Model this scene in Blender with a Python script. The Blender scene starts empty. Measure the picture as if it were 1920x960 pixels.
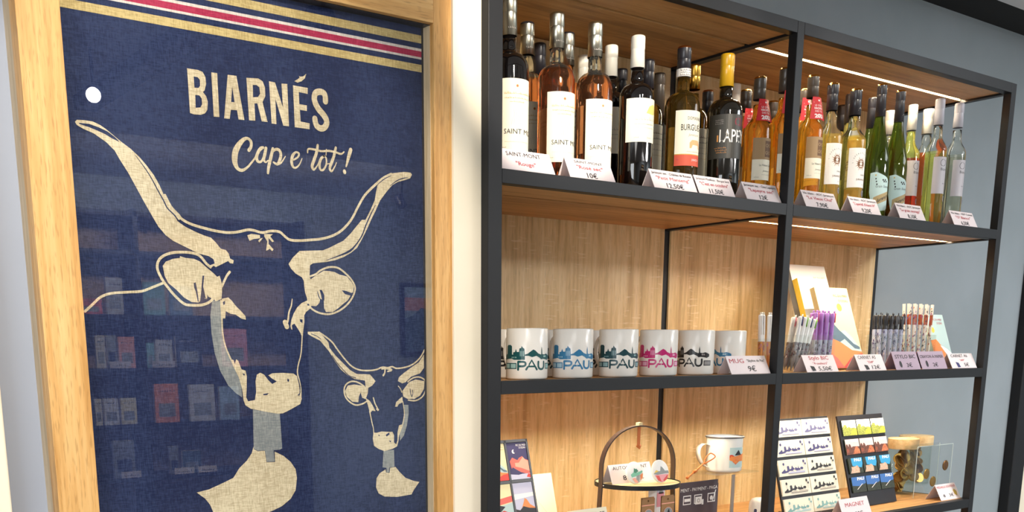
import bpy, bmesh, math, random, json
from mathutils import Vector, Matrix
from mathutils.geometry import tessellate_polygon
random.seed(7)
SC = bpy.context.scene
COL = SC.collection
PI = math.pi
# ------------------------------------------------------------------ camera
F_PX, PCX, PCY = 1909.94, 846.994, 1071.966          # lens in pixels and its centre on the 1920x960 frame
YAW, PITCH, ROLL = .6219, -.2146, -.0048
CAM = Vector((-1.2847, -1.6202, .0616))
def _axes():
    cy, sy, cp, sp, cr, sr = math.cos(YAW), math.sin(YAW), math.cos(PITCH), math.sin(PITCH), math.cos(ROLL), math.sin(ROLL)
    f = Vector((sy*cp, cy*cp, sp)); r = Vector((cy, -sy, 0)); u = r.cross(f)
    return cr*r+sr*u, -sr*r+cr*u, f
AR, AU, AF = _axes()
cam = bpy.data.cameras.new('camera'); cam.sensor_width = 36; cam.lens = F_PX/1920*36
cam.shift_x = (960-PCX)/1920; cam.shift_y = (PCY-480)/1920; cam.clip_start = .01; cam.clip_end = 50
co = bpy.data.objects.new('camera', cam); COL.objects.link(co)
m = Matrix((AR, AU, -AF)).transposed().to_4x4(); m.translation = CAM; co.matrix_world = m
SC.camera = co
def at(px, py, Y=None, Z=None):
    d = AF*F_PX + AR*(px-PCX) - AU*(py-PCY)
    t = (Y-CAM.y)/d.y if Y is not None else (Z-CAM.z)/d.z
    return CAM + d*t
GLASS_Y = .034
def refl(px, py, Y=None, Z=None):                     # where the room stands that the framed pane mirrors at a pixel
    p = at(px, py, Y=GLASS_Y); d = (p-CAM); d.y = -d.y
    t = (Y-p.y)/d.y if Y is not None else (Z-p.z)/d.z
    return p + d*t
# ------------------------------------------------------------------ colour management, world, lights
SC.view_settings.view_transform = 'Standard'; SC.view_settings.look = 'None'
SC.view_settings.exposure = 0.14; SC.view_settings.gamma = 1.0; SC.view_settings.use_curve_mapping = False
SC.cycles.max_bounces = 10; SC.cycles.transmission_bounces = 10; SC.cycles.transparent_max_bounces = 24
SC.cycles.glossy_bounces = 5; SC.cycles.diffuse_bounces = 4
SC.cycles.caustics_reflective = False; SC.cycles.caustics_refractive = False
SC.cycles.sample_clamp_indirect = 4
W = bpy.data.worlds.new('world'); SC.world = W; W.use_nodes = True
W.node_tree.nodes['Background'].inputs[0].default_value = (.5, .58, .7, 1)
W.node_tree.nodes['Background'].inputs[1].default_value = .1
def aim(o, loc, tgt):
    o.location = loc; o.rotation_euler = (Vector(tgt)-Vector(loc)).to_track_quat('-Z', 'Y').to_euler()
def area(name, loc, tgt, sx, sy, power, col):
    l = bpy.data.lights.new(name, 'AREA'); l.shape = 'RECTANGLE'; l.size = sx; l.size_y = sy; l.energy = power; l.color = col
    o = bpy.data.objects.new(name, l); COL.objects.link(o); aim(o, loc, tgt); return o
def spot(name, loc, tgt, power, col, ang=50, rad=.03, blend=.35):
    l = bpy.data.lights.new(name, 'SPOT'); l.energy = power; l.color = col; l.spot_size = math.radians(ang); l.spot_blend = blend
    l.shadow_soft_size = rad
    o = bpy.data.objects.new(name, l); COL.objects.link(o); aim(o, loc, tgt); return o
WARM = (1, .83, .62); NEUT = (1, .95, .88); COOL = (.90, .95, 1)
L_LED = 145.0       # strength of the strips under the shelves
area('added_room_fill', (-1.7, -2.6, 1.24), (-1.7, -2.6, 0), 1.6, 1.6, 38, (1, .97, .93))  # unseen fill added to raise the room's ambient level, no fixture
area('added_room_fill', (2.9, -1.5, 1.24), (2.9, -1.5, 0), 1.2, 1.0, 34, COOL)  # added fill that brightens the wall at the right
area('added_room_fill', (3.4, -3.2, 1.24), (3.4, -3.2, 0), 1.0, 1.0, 170, (1, .97, .93))  # added fill for the far room mirrored in the pane
area('shopfront_daylight', (-3.3, -2.2, .1), (-.6, 0, .0), 1.6, 1.6, 50, COOL)
SPOTS = [  # position, target, watts, cone
    ((-.10, -1.2, 1.02), (.16, .1, .65), 105, 25),
    ((.95, -1.2, 1.02), (1.2, .1, .66), 42, 24),
    ((-.95, -1.2, 1.02), (-.54, .05, .16), 80, 42),
    ((.35, -1.2, 1.02), (.52, .1, .65), 70, 25),
]
for p, t, w_, a_ in SPOTS: spot('spotlight_beam', p, t, w_, (1, .9, .76), a_, .028)
# ------------------------------------------------------------------ materials
def lin(h):
    h = h.lstrip('#'); c = [int(h[i:i+2], 16)/255 for i in (0, 2, 4)]
    return tuple(x/12.92 if x <= .04045 else ((x+.055)/1.055)**2.4 for x in c)+(1,)
M = {}
def mat(name, col='#808080', rough=.5, metal=0, trans=0, ior=1.45, emis=0, ecol=None, coat=0, spec=.5):
    if name in M: return M[name]
    m = bpy.data.materials.new(name); m.use_nodes = True; b = m.node_tree.nodes['Principled BSDF']
    c = lin(col) if isinstance(col, str) else col
    b.inputs['Base Color'].default_value = c; b.inputs['Roughness'].default_value = rough; b.inputs['Metallic'].default_value = metal
    b.inputs['Transmission Weight'].default_value = trans; b.inputs['IOR'].default_value = ior
    b.inputs['Coat Weight'].default_value = coat; b.inputs['Specular IOR Level'].default_value = spec
    if emis: b.inputs['Emission Color'].default_value = ecol or c; b.inputs['Emission Strength'].default_value = emis
    M[name] = m; return m
def nodes(m): return m.node_tree.nodes, m.node_tree.links, m.node_tree.nodes['Principled BSDF']
def noisy(name, c1, c2, rough=.5, scale=(40, 40, 40), detail=4, bump=0, lo=.35, hi=.65, dist=0, coord='Object', c3=None, metal=0, coat=0):
    if name in M: return M[name]
    m = mat(name, c1, rough, metal, coat=coat); N, L, b = nodes(m)
    tc = N.new('ShaderNodeTexCoord'); mp = N.new('ShaderNodeMapping'); mp.inputs['Scale'].default_value = scale
    L.new(tc.outputs[coord], mp.inputs[0]); n = N.new('ShaderNodeTexNoise'); n.inputs['Scale'].default_value = 1
    n.inputs['Detail'].default_value = detail; n.inputs['Distortion'].default_value = dist; L.new(mp.outputs[0], n.inputs['Vector'])
    r = N.new('ShaderNodeValToRGB'); r.color_ramp.elements[0].position = lo; r.color_ramp.elements[1].position = hi
    r.color_ramp.elements[0].color = lin(c1); r.color_ramp.elements[1].color = lin(c2)
    if c3: e = r.color_ramp.elements.new((lo+hi)/2); e.color = lin(c3)
    L.new(n.outputs[0], r.inputs[0]); L.new(r.outputs[0], b.inputs['Base Color'])
    if bump:
        bp = N.new('ShaderNodeBump'); bp.inputs['Strength'].default_value = bump; bp.inputs['Distance'].default_value = .002
        L.new(n.outputs[0], bp.inputs['Height']); L.new(bp.outputs[0], b.inputs['Normal'])
    return m
def wood(name, a, b_, c, axis='Z', rough=.45, fine=1.0, wide=7, ticks=False, streak=.22):
    """grain along one axis: broad figure, fine pores and, for the laminate, cross ticks"""
    if name in M: return M[name]
    m = mat(name, a, rough); N, L, b = nodes(m); tc = N.new('ShaderNodeTexCoord')
    def nz(sx, sl, det, dist=0):
        mp = N.new('ShaderNodeMapping'); s = [sx, sx, sx]; s['XYZ'.index(axis)] = sl; mp.inputs['Scale'].default_value = s
        L.new(tc.outputs['Object'], mp.inputs[0]); n = N.new('ShaderNodeTexNoise'); n.inputs['Scale'].default_value = 1
        n.inputs['Detail'].default_value = det; n.inputs['Distortion'].default_value = dist; L.new(mp.outputs[0], n.inputs['Vector']); return n
    n1 = nz(wide, 1.1, 3, 1.2); n2 = nz(150*fine, 7, 3); n3 = nz(45*fine, 2.5, 2, .6)
    def mix(x, y, f, mode='MIX'):
        q = N.new('ShaderNodeMath'); q.operation = 'MULTIPLY_ADD'; q.inputs[1].default_value = f; L.new(x, q.inputs[0])
        if hasattr(y, 'node'): L.new(y, q.inputs[2])
        else: q.inputs[2].default_value = y
        return q.outputs[0]
    h = mix(n1.outputs[0], mix(n2.outputs[0], mix(n3.outputs[0], 0, .28), .3), .42)
    r = N.new('ShaderNodeValToRGB'); r.color_ramp.elements[0].position = .40; r.color_ramp.elements[1].position = .62
    r.color_ramp.elements[0].color = lin(c); r.color_ramp.elements[1].color = lin(b_); e = r.color_ramp.elements.new(.5); e.color = lin(a)
    L.new(h, r.inputs[0]); sc_ = [420*fine]*3; sc_['XYZ'.index(axis)] = 34; mp = N.new('ShaderNodeMapping'); mp.inputs['Scale'].default_value = sc_; L.new(tc.outputs['Object'], mp.inputs[0])
    sn = N.new('ShaderNodeTexNoise'); sn.inputs['Scale'].default_value = 1; sn.inputs['Detail'].default_value = 1; L.new(mp.outputs[0], sn.inputs['Vector'])
    sq = N.new('ShaderNodeMapRange'); sq.inputs['From Min'].default_value = .56; sq.inputs['From Max'].default_value = .68; sq.inputs['To Max'].default_value = streak; L.new(sn.outputs[0], sq.inputs['Value'])
    sx_ = N.new('ShaderNodeMix'); sx_.data_type = 'RGBA'; L.new(sq.outputs[0], sx_.inputs['Factor']); L.new(r.outputs[0], sx_.inputs['A']); sx_.inputs['B'].default_value = tuple(x*.55 for x in lin(c)[:3])+(1,)
    base = sx_.outputs['Result']; L.new(base, b.inputs['Base Color'])
    if ticks:                                          # pale cross ticks gathered in patches, as printed on the laminate
        def rng(sc, lo, hi):
            mp = N.new('ShaderNodeMapping'); mp.inputs['Scale'].default_value = sc; L.new(tc.outputs['Object'], mp.inputs[0]); n = N.new('ShaderNodeTexNoise'); n.inputs['Scale'].default_value = 1; n.inputs['Detail'].default_value = 1
            L.new(mp.outputs[0], n.inputs['Vector']); q = N.new('ShaderNodeMapRange'); q.inputs['From Min'].default_value = lo; q.inputs['From Max'].default_value = hi; L.new(n.outputs[0], q.inputs['Value']); return q.outputs[0]
        m1 = N.new('ShaderNodeMath'); m1.operation = 'MULTIPLY'; L.new(rng((24, 24, 210), .62, .66), m1.inputs[0]); L.new(rng((17, 17, 5), .54, .62), m1.inputs[1])
        m2 = N.new('ShaderNodeMath'); m2.operation = 'MULTIPLY'; m2.inputs[1].default_value = .45; L.new(m1.outputs[0], m2.inputs[0])
        mx = N.new('ShaderNodeMix'); mx.data_type = 'RGBA'; L.new(m2.outputs[0], mx.inputs['Factor']); L.new(base, mx.inputs['A']); mx.inputs['B'].default_value = lin('#f2dcb4'); L.new(mx.outputs['Result'], b.inputs['Base Color'])
    bp = N.new('ShaderNodeBump'); bp.inputs['Strength'].default_value = .25; bp.inputs['Distance'].default_value = .001
    L.new(n2.outputs[0], bp.inputs['Height']); L.new(bp.outputs[0], b.inputs['Normal'])
    return m
def pane(name, tint=(1, 1, 1, 1), ior=1.5, rough=0.0):
    """thin sheet of glass or acrylic: straight-through light plus Fresnel reflection"""
    if name in M: return M[name]
    m = bpy.data.materials.new(name); m.use_nodes = True; N, L = m.node_tree.nodes, m.node_tree.links; N.clear()
    o = N.new('ShaderNodeOutputMaterial'); t = N.new('ShaderNodeBsdfTransparent'); g = N.new('ShaderNodeBsdfGlossy')
    f = N.new('ShaderNodeFresnel'); x = N.new('ShaderNodeMixShader'); f.inputs[0].default_value = ior
    t.inputs[0].default_value = tint; g.inputs['Roughness'].default_value = rough
    ge = N.new('ShaderNodeNewGeometry'); sb = N.new('ShaderNodeMath'); sb.operation = 'SUBTRACT'; sb.inputs[0].default_value = 1; L.new(ge.outputs['Backfacing'], sb.inputs[1])
    ml = N.new('ShaderNodeMath'); ml.operation = 'MULTIPLY'; L.new(f.outputs[0], ml.inputs[0]); L.new(sb.outputs[0], ml.inputs[1])
    L.new(ml.outputs[0], x.inputs[0]); L.new(t.outputs[0], x.inputs[1]); L.new(g.outputs[0], x.inputs[2]); L.new(x.outputs[0], o.inputs[0])
    M[name] = m; return m
def fabric(name, c1, c2, rough=.9):
    m = mat(name, c1, rough); N, L, b = nodes(m); tc = N.new('ShaderNodeTexCoord')
    def nz(s, d):
        mp = N.new('ShaderNodeMapping'); mp.inputs['Scale'].default_value = s; L.new(tc.outputs['Object'], mp.inputs[0])
        n = N.new('ShaderNodeTexNoise'); n.inputs['Scale'].default_value = 1; n.inputs['Detail'].default_value = d; L.new(mp.outputs[0], n.inputs[0]); return n
    a = nz((90, 90, 900), 2); c = nz((900, 90, 90), 2); e = nz((6, 6, 3), 4)
    ad = N.new('ShaderNodeMath'); L.new(a.outputs[0], ad.inputs[0]); L.new(c.outputs[0], ad.inputs[1])
    ml = N.new('ShaderNodeMath'); ml.operation = 'MULTIPLY_ADD'; ml.inputs[1].default_value = .35; L.new(ad.outputs[0], ml.inputs[0])
    m2 = N.new('ShaderNodeMath'); m2.operation = 'MULTIPLY'; m2.inputs[1].default_value = .3; L.new(e.outputs[0], m2.inputs[0]); L.new(m2.outputs[0], ml.inputs[2])
    r = N.new('ShaderNodeValToRGB'); r.color_ramp.elements[0].position = .42; r.color_ramp.elements[1].position = .58
    r.color_ramp.elements[0].color = lin(c1); r.color_ramp.elements[1].color = lin(c2); L.new(ml.outputs[0], r.inputs[0]); L.new(r.outputs[0], b.inputs['Base Color'])
    bp = N.new('ShaderNodeBump'); bp.inputs['Strength'].default_value = .3; bp.inputs['Distance'].default_value = .0006
    L.new(ad.outputs[0], bp.inputs['Height']); L.new(bp.outputs[0], b.inputs['Normal']); b.inputs['Specular IOR Level'].default_value = .1
    return m
mat('black_metal', '#1d1e21', .46, .0, spec=.3)
mat('black_plastic', '#1c1a20', .35); mat('dark_gap', '#0a0a0b', .8); mat('chrome', '#c8c8c8', .15, 1); mat('silver_foil', '#b9b5a6', .28, 1)
mat('white_enamel', '#f1efe8', .12, coat=.5); mat('ceramic', '#efe9e0', .22, coat=.15); mat('white_card', '#f3e9e6', .6); mat('white_paper', '#f6f1ea', .7)
mat('cream_paper', '#f4ecd6', .6); mat('ink', '#2c2a2e', .6); mat('red_ink', '#c0444f', .6); mat('grey_ink', '#9a948e', .6); mat('pale_ink', '#c9bfae', .6)
mat('gold_ink', '#c9a64b', .4); mat('navy_ink', '#3c3a72', .6)
mat('led', '#ffffff', .5, emis=L_LED, ecol=(1, .88, .64, 1)); mat('lamp_glow', '#ffffff', .5, emis=60, ecol=(1, .95, .9, 1))
noisy('wall_grey', '#8e989d', '#969fa5', .85, (3, 3, 3), bump=.05); noisy('wall_cream', '#e6dcc6', '#ece2cd', .8, (4, 4, 4))
noisy('wall_blue', '#9aa2b2', '#a0a8b8', .85, (3, 3, 3)); noisy('ceiling_paint', '#d0d3d8', '#d8dade', .9, (2, 2, 2)); noisy('floor_vinyl', '#6e6a66', '#7b7773', .5, (8, 8, 8))
wood('oak_v', '#d3a465', '#e0b87c', '#bd8c4e', 'Z', fine=.9, streak=.42); wood('oak_h', '#d3a465', '#e0b87c', '#bd8c4e', 'X', fine=.9, streak=.42); wood('oak_pale', '#cdb896', '#d8c5a6', '#bba47f', 'Z')
wood('laminate_v', '#dcbc86', '#ead0a0', '#bd9a66', 'Z', fine=.8, wide=11, ticks=True); wood('laminate_h', '#c28f58', '#d0a069', '#a07242', 'X', fine=.8, wide=9)
wood('beech', '#efd09c', '#f6dcb0', '#e0ba84', 'X', fine=.7); wood('tray_wood', '#ecd9a4', '#f3e4b6', '#d9c18a', 'X', fine=.6)
fabric('navy_cloth', '#1d2440', '#303a58'); fabric('beige_thread', '#ab9d80', '#d2c6a8'); fabric('grey_thread', '#6f7476', '#90938f')
fabric('gold_thread', '#9f8c5c', '#c3b07c'); fabric('red_thread', '#8c2440', '#aa3a54'); fabric('white_thread', '#b0a8a0', '#d2cbc2')
pane('clear_pane'); pane('acrylic', (.97, .98, .97, 1), 1.49); pane('jar_glass', (.93, .955, .94, 1), 1.6)
G = {}
def glass(name, col, ior=1.34, rough=0.0): return mat(name, col, rough, trans=.88 if name not in ('clear_glass', 'rose_glass') else .98, ior=ior)
glass('rose_glass', '#ffae78'); glass('clear_glass', '#eef2ea', 1.3); glass('amber_glass', '#ffbc4a'); glass('gold_glass', '#ffe680'); glass('lime_glass', '#eaf07c')
glass('green_glass', '#667a28'); glass('olive_glass', '#85682e'); glass('orange_glass', '#e8733c'); glass('pale_glass', '#c9cdb4'); glass('red_glass', '#d9452f')
mat('dark_glass', '#0d0a0a', .04, spec=.7, coat=.5); mat('black_glass', '#15120c', .05, spec=.7, coat=.5)
mat('cap_white', '#ece7da', .35); mat('cap_black', '#26242a', .35, coat=.2); mat('cap_brown', '#4b423a', .35, coat=.2); mat('cap_yellow', '#d2a21c', .3, coat=.4)
mat('cap_copper', '#c78048', .3, 1); mat('cap_gold', '#d9a94a', .25, 1); mat('cap_grey', '#c9c6cf', .35, coat=.2)
mat('collar_red', '#c81e28', .5)
# ------------------------------------------------------------------ mesh building
_text = {}
def text_mesh(s, bold=0.0):
    if 'M' in s or 'N' in s: bold = 0.0               # thickened outlines of these letters cross themselves
    k = (s, bold)
    if k in _text: return _text[k]
    cu = bpy.data.curves.new('lettering', 'FONT'); cu.body = s; cu.size = 1; cu.offset = bold; cu.resolution_u = 2
    o = bpy.data.objects.new('lettering', cu); COL.objects.link(o); dg = bpy.context.evaluated_depsgraph_get(); dg.update()
    me = o.evaluated_get(dg).to_mesh(); v = [(p.co.x, p.co.y) for p in me.vertices]; f = [tuple(p.vertices) for p in me.polygons]
    o.evaluated_get(dg).to_mesh_clear(); bpy.data.objects.remove(o); bpy.data.curves.remove(cu)
    if v:
        x0 = min(p[0] for p in v); x1 = max(p[0] for p in v); v = [(p[0]-x0, p[1]) for p in v]; w = x1-x0
    else: w = 0
    _text[k] = (v, f, w); return _text[k]
def smooth_path(pts, n=4):
    out = []; P = [pts[0]]+list(pts)+[pts[-1]]
    for i in range(1, len(P)-2):
        a, b, c, d = P[i-1], P[i], P[i+1], P[i+2]
        for k in range(n):
            t = k/n; out.append(tuple(.5*((2*b[j])+(-a[j]+c[j])*t+(2*a[j]-5*b[j]+4*c[j]-d[j])*t*t+(-a[j]+3*b[j]-3*c[j]+d[j])*t**3) for j in range(len(b))))
    out.append(tuple(pts[-1])); return out
class MB:
    def __init__(s): s.n = 0; s.v = []; s.f = []; s.m = []; s.mats = []; s.sm = []
    def mi(s, m):
        m = M[m] if isinstance(m, str) else m
        if m not in s.mats: s.mats.append(m)
        return s.mats.index(m)
    def add(s, vs, fs, m, smooth=False):
        s.n += 1; b = len(s.v); s.v += [tuple(p) for p in vs]; i = s.mi(m)
        for f in fs: s.f.append(tuple(b+k for k in f)); s.m.append(i); s.sm.append(smooth)
    def box(s, x0, x1, y0, y1, z0, z1, m, T=None):
        vs = [(x, y, z) for x in (x0, x1) for y in (y0, y1) for z in (z0, z1)]
        if T: vs = [T@Vector(p) for p in vs]
        s.add(vs, [(0, 1, 3, 2), (4, 6, 7, 5), (0, 4, 5, 1), (2, 3, 7, 6), (0, 2, 6, 4), (1, 5, 7, 3)], m)
    def lathe(s, prof, m, n=32, c=(0, 0, 0), smooth=True, T=None, a0=0, a1=2*PI, cap=False):
        full = abs(a1-a0-2*PI) < 1e-6; k = n if full else n+1; vs = []
        for r, z in prof:
            for i in range(k):
                a = a0+(a1-a0)*i/n; p = Vector((c[0]+r*math.cos(a), c[1]+r*math.sin(a), c[2]+z)); vs.append(T@p if T else p)
        fs = []
        for j in range(len(prof)-1):
            for i in range(n):
                i2 = (i+1) % k if full else i+1
                fs.append((j*k+i, j*k+i2, (j+1)*k+i2, (j+1)*k+i))
        s.add(vs, fs, m, smooth)
    def tube(s, pts, r, m, n=10, closed=False):
        pts = [Vector(p) for p in pts]; vs = []; N = len(pts); up = None
        for i, p in enumerate(pts):
            a = pts[i-1] if (i or closed) else p; b = pts[(i+1) % N] if (i < N-1 or closed) else p; t = (b-a).normalized()
            if up is None: up = t.orthogonal().normalized()
            up = (up-t*up.dot(t)).normalized(); w = t.cross(up); rr = r[i] if isinstance(r, (list, tuple)) else r
            for k in range(n): q = 2*PI*k/n; vs.append(p+(up*math.cos(q)+w*math.sin(q))*rr)
        fs = [(i*n+k, i*n+(k+1) % n, ((i+1) % N)*n+(k+1) % n, ((i+1) % N)*n+k) for i in range(N if closed else N-1) for k in range(n)]
        if not closed: fs += [tuple(range(n-1, -1, -1)), tuple((N-1)*n+k for k in range(n))]
        s.add(vs, fs, m, True)
    def poly(s, loops, fn, m, cut=None):
        """flat outline with holes, mapped by fn(u,v); cut slices it so that it can follow a curve"""
        if isinstance(loops[0][0], (int, float)): loops = [loops]
        L3 = [[Vector((p[0], p[1], 0)) for p in l] for l in loops]; flat = [p for l in L3 for p in l]
        tr = tessellate_polygon(L3)
        tr = [t if (flat[t[1]]-flat[t[0]]).cross(flat[t[2]]-flat[t[0]]).z > 0 else (t[0], t[2], t[1]) for t in tr]
        if cut:
            bm = bmesh.new(); vv = [bm.verts.new(p) for p in flat]
            for t in tr:
                try: bm.faces.new([vv[i] for i in t])
                except ValueError: pass
            x0 = min(p.x for p in flat); x1 = max(p.x for p in flat); x = x0+cut
            while x < x1:
                bmesh.ops.bisect_plane(bm, geom=bm.verts[:]+bm.edges[:]+bm.faces[:], plane_co=(x, 0, 0), plane_no=(1, 0, 0)); x += cut
            bm.verts.ensure_lookup_table(); bm.verts.index_update()
            s.add([fn(q.co.x, q.co.y) for q in bm.verts], [tuple(q.index for q in f.verts) for f in bm.faces], m); bm.free()
        else: s.add([fn(p.x, p.y) for p in flat], tr, m)
    def rect(s, u0, u1, v0, v1, fn, m, cut=None): s.poly([(u0, v0), (u1, v0), (u1, v1), (u0, v1)], fn, m, cut)
    def disc(s, u, v, r, fn, m, n=18, ry=None, cut=None): s.poly([(u+r*math.cos(2*PI*i/n), v+(ry or r)*math.sin(2*PI*i/n)) for i in range(n)], fn, m, cut)
    def ring(s, u, v, r, w, fn, m, n=24): s.poly([[(u+r*math.cos(2*PI*i/n), v+r*math.sin(2*PI*i/n)) for i in range(n)], [(u+(r-w)*math.cos(2*PI*i/n), v+(r-w)*math.sin(2*PI*i/n)) for i in range(n)]], fn, m)
    def stroke(s, pts, w, fn, m, n=4):
        w = w if isinstance(w, (list, tuple)) else [w]*len(pts); P = [(p[0], p[1], q) for p, q in zip(pts, w)]
        P = smooth_path(P, n) if n > 1 else P; L = []; R = []; k = len(P)
        for i, p in enumerate(P):
            a = P[max(i-1, 0)]; b = P[min(i+1, k-1)]; dx, dy = b[0]-a[0], b[1]-a[1]; l = math.hypot(dx, dy) or 1; h = p[2]/2
            L.append((p[0]-dy/l*h, p[1]+dx/l*h)); R.append((p[0]+dy/l*h, p[1]-dx/l*h))
        s.add([fn(*q) for q in L+R], [(i, k+i, k+i+1, i+1) for i in range(k-1)], m)
        for p, A_, B_ in ((P[0], L[0], R[0]), (P[-1], R[-1], L[-1])):      # rounded ends
            h = p[2]/2
            if h < 1e-4: continue
            a0 = math.atan2(A_[1]-p[1], A_[0]-p[0]); arc = [(p[0]+h*math.cos(a0+PI*k/7), p[1]+h*math.sin(a0+PI*k/7)) for k in range(8)]
            s.add([fn(*q) for q in [(p[0], p[1])]+arc], [(0, k, k+1) for k in range(1, 8)], m)
    def text(s, t, u, v, size, fn, m, al='C', bold=0.0, xs=1.0, width=None, slant=0, rise=0):
        vs, fs, w = text_mesh(t, bold)
        if not vs: return
        kx = size*xs
        if width: kx = width/w
        o = {'C': -w*kx/2, 'L': 0, 'R': -w*kx}[al]
        s.add([fn(u+o+p[0]*kx+p[1]*size*slant, v+p[1]*size+rise*(o+p[0]*kx)) for p in vs], fs, m)
    def build(s, name, parent=None, bevel=0, loc=None, autosm=False):
        me = bpy.data.meshes.new(name); me.from_pydata(s.v, [], s.f)
        for x in s.mats: me.materials.append(x)
        me.polygons.foreach_set('material_index', s.m); me.polygons.foreach_set('use_smooth', s.sm); me.update()
        o = bpy.data.objects.new(name, me); COL.objects.link(o)
        if loc: o.location = loc
        if parent: o.parent = parent
        if bevel:
            b = o.modifiers.new('bevel', 'BEVEL'); b.width = bevel; b.segments = 2; b.limit_method = 'ANGLE'; b.angle_limit = .8
        return o
def thing(name, label, cat, loc=(0, 0, 0), group=None, rz=0):
    o = bpy.data.objects.new(name, None); COL.objects.link(o); o.location = loc; o.rotation_euler = (0, 0, rz); o.empty_display_size = .03
    return tag(o, label, cat, group)
def tag(o, label, cat, group=None):
    o['label'] = label; o['category'] = cat
    if group: o['group'] = group
    return o
def struct(name, mb, bevel=0): o = mb.build(name, bevel=bevel); o['kind'] = 'structure'; return o
def plane_map(o, U, V, off=0):
    o, U, V = Vector(o), Vector(U), Vector(V); n = U.cross(V).normalized()
    return lambda u, v: o+U*u+V*v+n*off
def cyl_map(r, off=.0004, phi=0, cz=0, taper=0):
    return lambda u, v: ((r+off)*math.sin(u/r+phi), -(r+off)*math.cos(u/r+phi), v+cz)
def lifted(mb, make):
    """each further layer of print lies a hair above the one before"""
    n0 = mb.n
    return lambda u, v: make(.00006*min(mb.n-n0, 8))(u, v)
def scribble(mb, u0, u1, v, h, fn, m, seed=0, gap=.35):
    """a line of print too small to read: a row of short uneven strokes"""
    R = random.Random(seed); u = u0
    while u < u1:
        w = h*R.uniform(.3, .9); hh = h*R.uniform(.55, 1)
        mb.rect(u, min(u+w, u1), v, v+hh*.32, fn, m)
        if R.random() < .7: mb.rect(u, u+h*.18, v, v+hh, fn, m)
        u += w+h*gap
# ------------------------------------------------------------------ the room
XR = 2.9
WH, WD, WV, WL = .0264, .0235, .026, .0341      # steel tube: rail height, depth, post width, left post width
X1, X2 = .8963, 1.8908; ZT, ZA, ZB, ZC, ZD = .8022, .4, 0.0, -.4014, -.80; DEP = .3953
FLOOR, CEIL = -1.5, 1.16
b = MB(); b.box(-4, 4.4, -5.8, .6, FLOOR-.05, FLOOR, 'floor_vinyl'); struct('floor', b)
b = MB(); b.box(-4, 4.4, -5.8, .285, CEIL+.09, CEIL+.14, 'ceiling_paint'); struct('ceiling', b)
b = MB(); b.box(-4, 4.4, .285, .6, CEIL+.0, CEIL+.05, 'dark_gap'); struct('trim_1', b)
b = MB(); b.box(1.2, 4.4, -.12, .285, CEIL, CEIL+.09, 'ceiling_paint'); struct('trim_6', b)
b = MB(); b.box(-4, 1.2, .27, .285, CEIL, CEIL+.09, 'dark_gap'); struct('trim_7', b)
b = MB(); b.box(-4, -.80, .10, .55, FLOOR, CEIL, 'wall_blue'); b.box(-.80, -.10, .10, .55, FLOOR, CEIL, 'wall_blue'); struct('wall_left', b)
b = MB(); b.box(-.10, -WL-.0005, .021, .55, FLOOR, CEIL, 'wall_cream'); struct('trim_2', b)
b = MB(); b.box(-.033, 4.4, .425, .55, FLOOR, CEIL, 'wall_grey'); struct('wall_back', b)
b = MB(); b.box(-4.05, -4, -5.8, .6, FLOOR, CEIL+.14, 'wall_cream'); struct('wall_west', b)
b = MB(); b.box(4.4, 4.45, -5.8, .6, FLOOR, CEIL+.14, 'wall_grey'); struct('wall_east', b)
b = MB(); b.box(-4, 4.4, -5.85, -5.78, FLOOR, CEIL+.14, 'wall_grey'); struct('wall_front', b)
# cream door jamb at far left and dark door frame at far right
e0 = at(18, 955, Y=.08).x
b = MB(); b.box(e0-.35, e0, .06, .10, FLOOR, CEIL, 'wall_cream'); struct('trim_3', b, .003)
d0 = at(1893, 860, Y=.40).x; d1 = at(1915, 860, Y=.40).x
b = MB(); b.box(d0, d1, .385, .43, FLOOR, .75, 'black_metal'); b.box(d0, d0+1.3, .385, .43, .75, .83, 'black_metal'); struct('trim_4', b, .003)
b = MB(); b.box(d1, d1+1.1, .405, .424, FLOOR, .75, 'wall_cream'); struct('door_1', b)
# ceiling track with its spotlights
b = MB(); b.box(-2.9, 2.6, -1.22, -1.185, CEIL+.06, CEIL+.09, 'black_plastic'); o = b.build('lighting_track'); tag(o, 'black lighting track fixed under the ceiling in front of the shelving', 'lighting track')
b = MB(); b.box(.30, .40, -3.6, -2.1, CEIL+.03, CEIL+.09, 'black_plastic'); struct('trim_5', b)
def spotlight(p, t, lab, glow=True):
    o = thing('track_spotlight', lab, 'spotlight', p, 'track spotlights'); d = (Vector(t)-Vector(p)).normalized(); T = d.to_track_quat('-Z', 'Y').to_matrix().to_4x4()
    b = MB(); b.lathe([(.0, .075), (.022, .075), (.032, .06), (.034, .0), (.034, -.012), (.031, -.012), (.031, .004), (0, .004)], 'black_plastic', 24, T=T); b.build('lamp_head', o)
    b = MB(); b.tube([(0, 0, .03), (0, 0, CEIL+.075-p[2])], .007, 'black_plastic'); b.build('stem', o)
    if glow: b = MB(); b.lathe([(.0, -.0), (.029, -.0)], 'lamp_glow', 24, T=T); b.build('lens', o)
    return o
for i, (p, t, w_, a_) in enumerate(SPOTS):
    d = (Vector(t)-Vector(p)).normalized()
    spotlight(tuple(Vector(p)-d*.03), t, 'black track spotlight aimed at the ' + ['wine bottles of the left bay', 'slim wine bottles of the right bay', 'framed textile', 'bottles near the yellow capsule'][i], False)
q = refl(175, 178, Z=1.06)
spotlight(tuple(q), tuple(refl(175, 178, Z=1.06)*.0+Vector((-.9, 0, .3))), 'lit spotlight mirrored at the upper left of the framed pane')
q = refl(754, 385, Z=1.02)
spotlight(tuple(q), (q.x+.3, q.y+.4, .1), 'unlit dark spotlight mirrored at the right edge of the framed pane', False)
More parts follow.
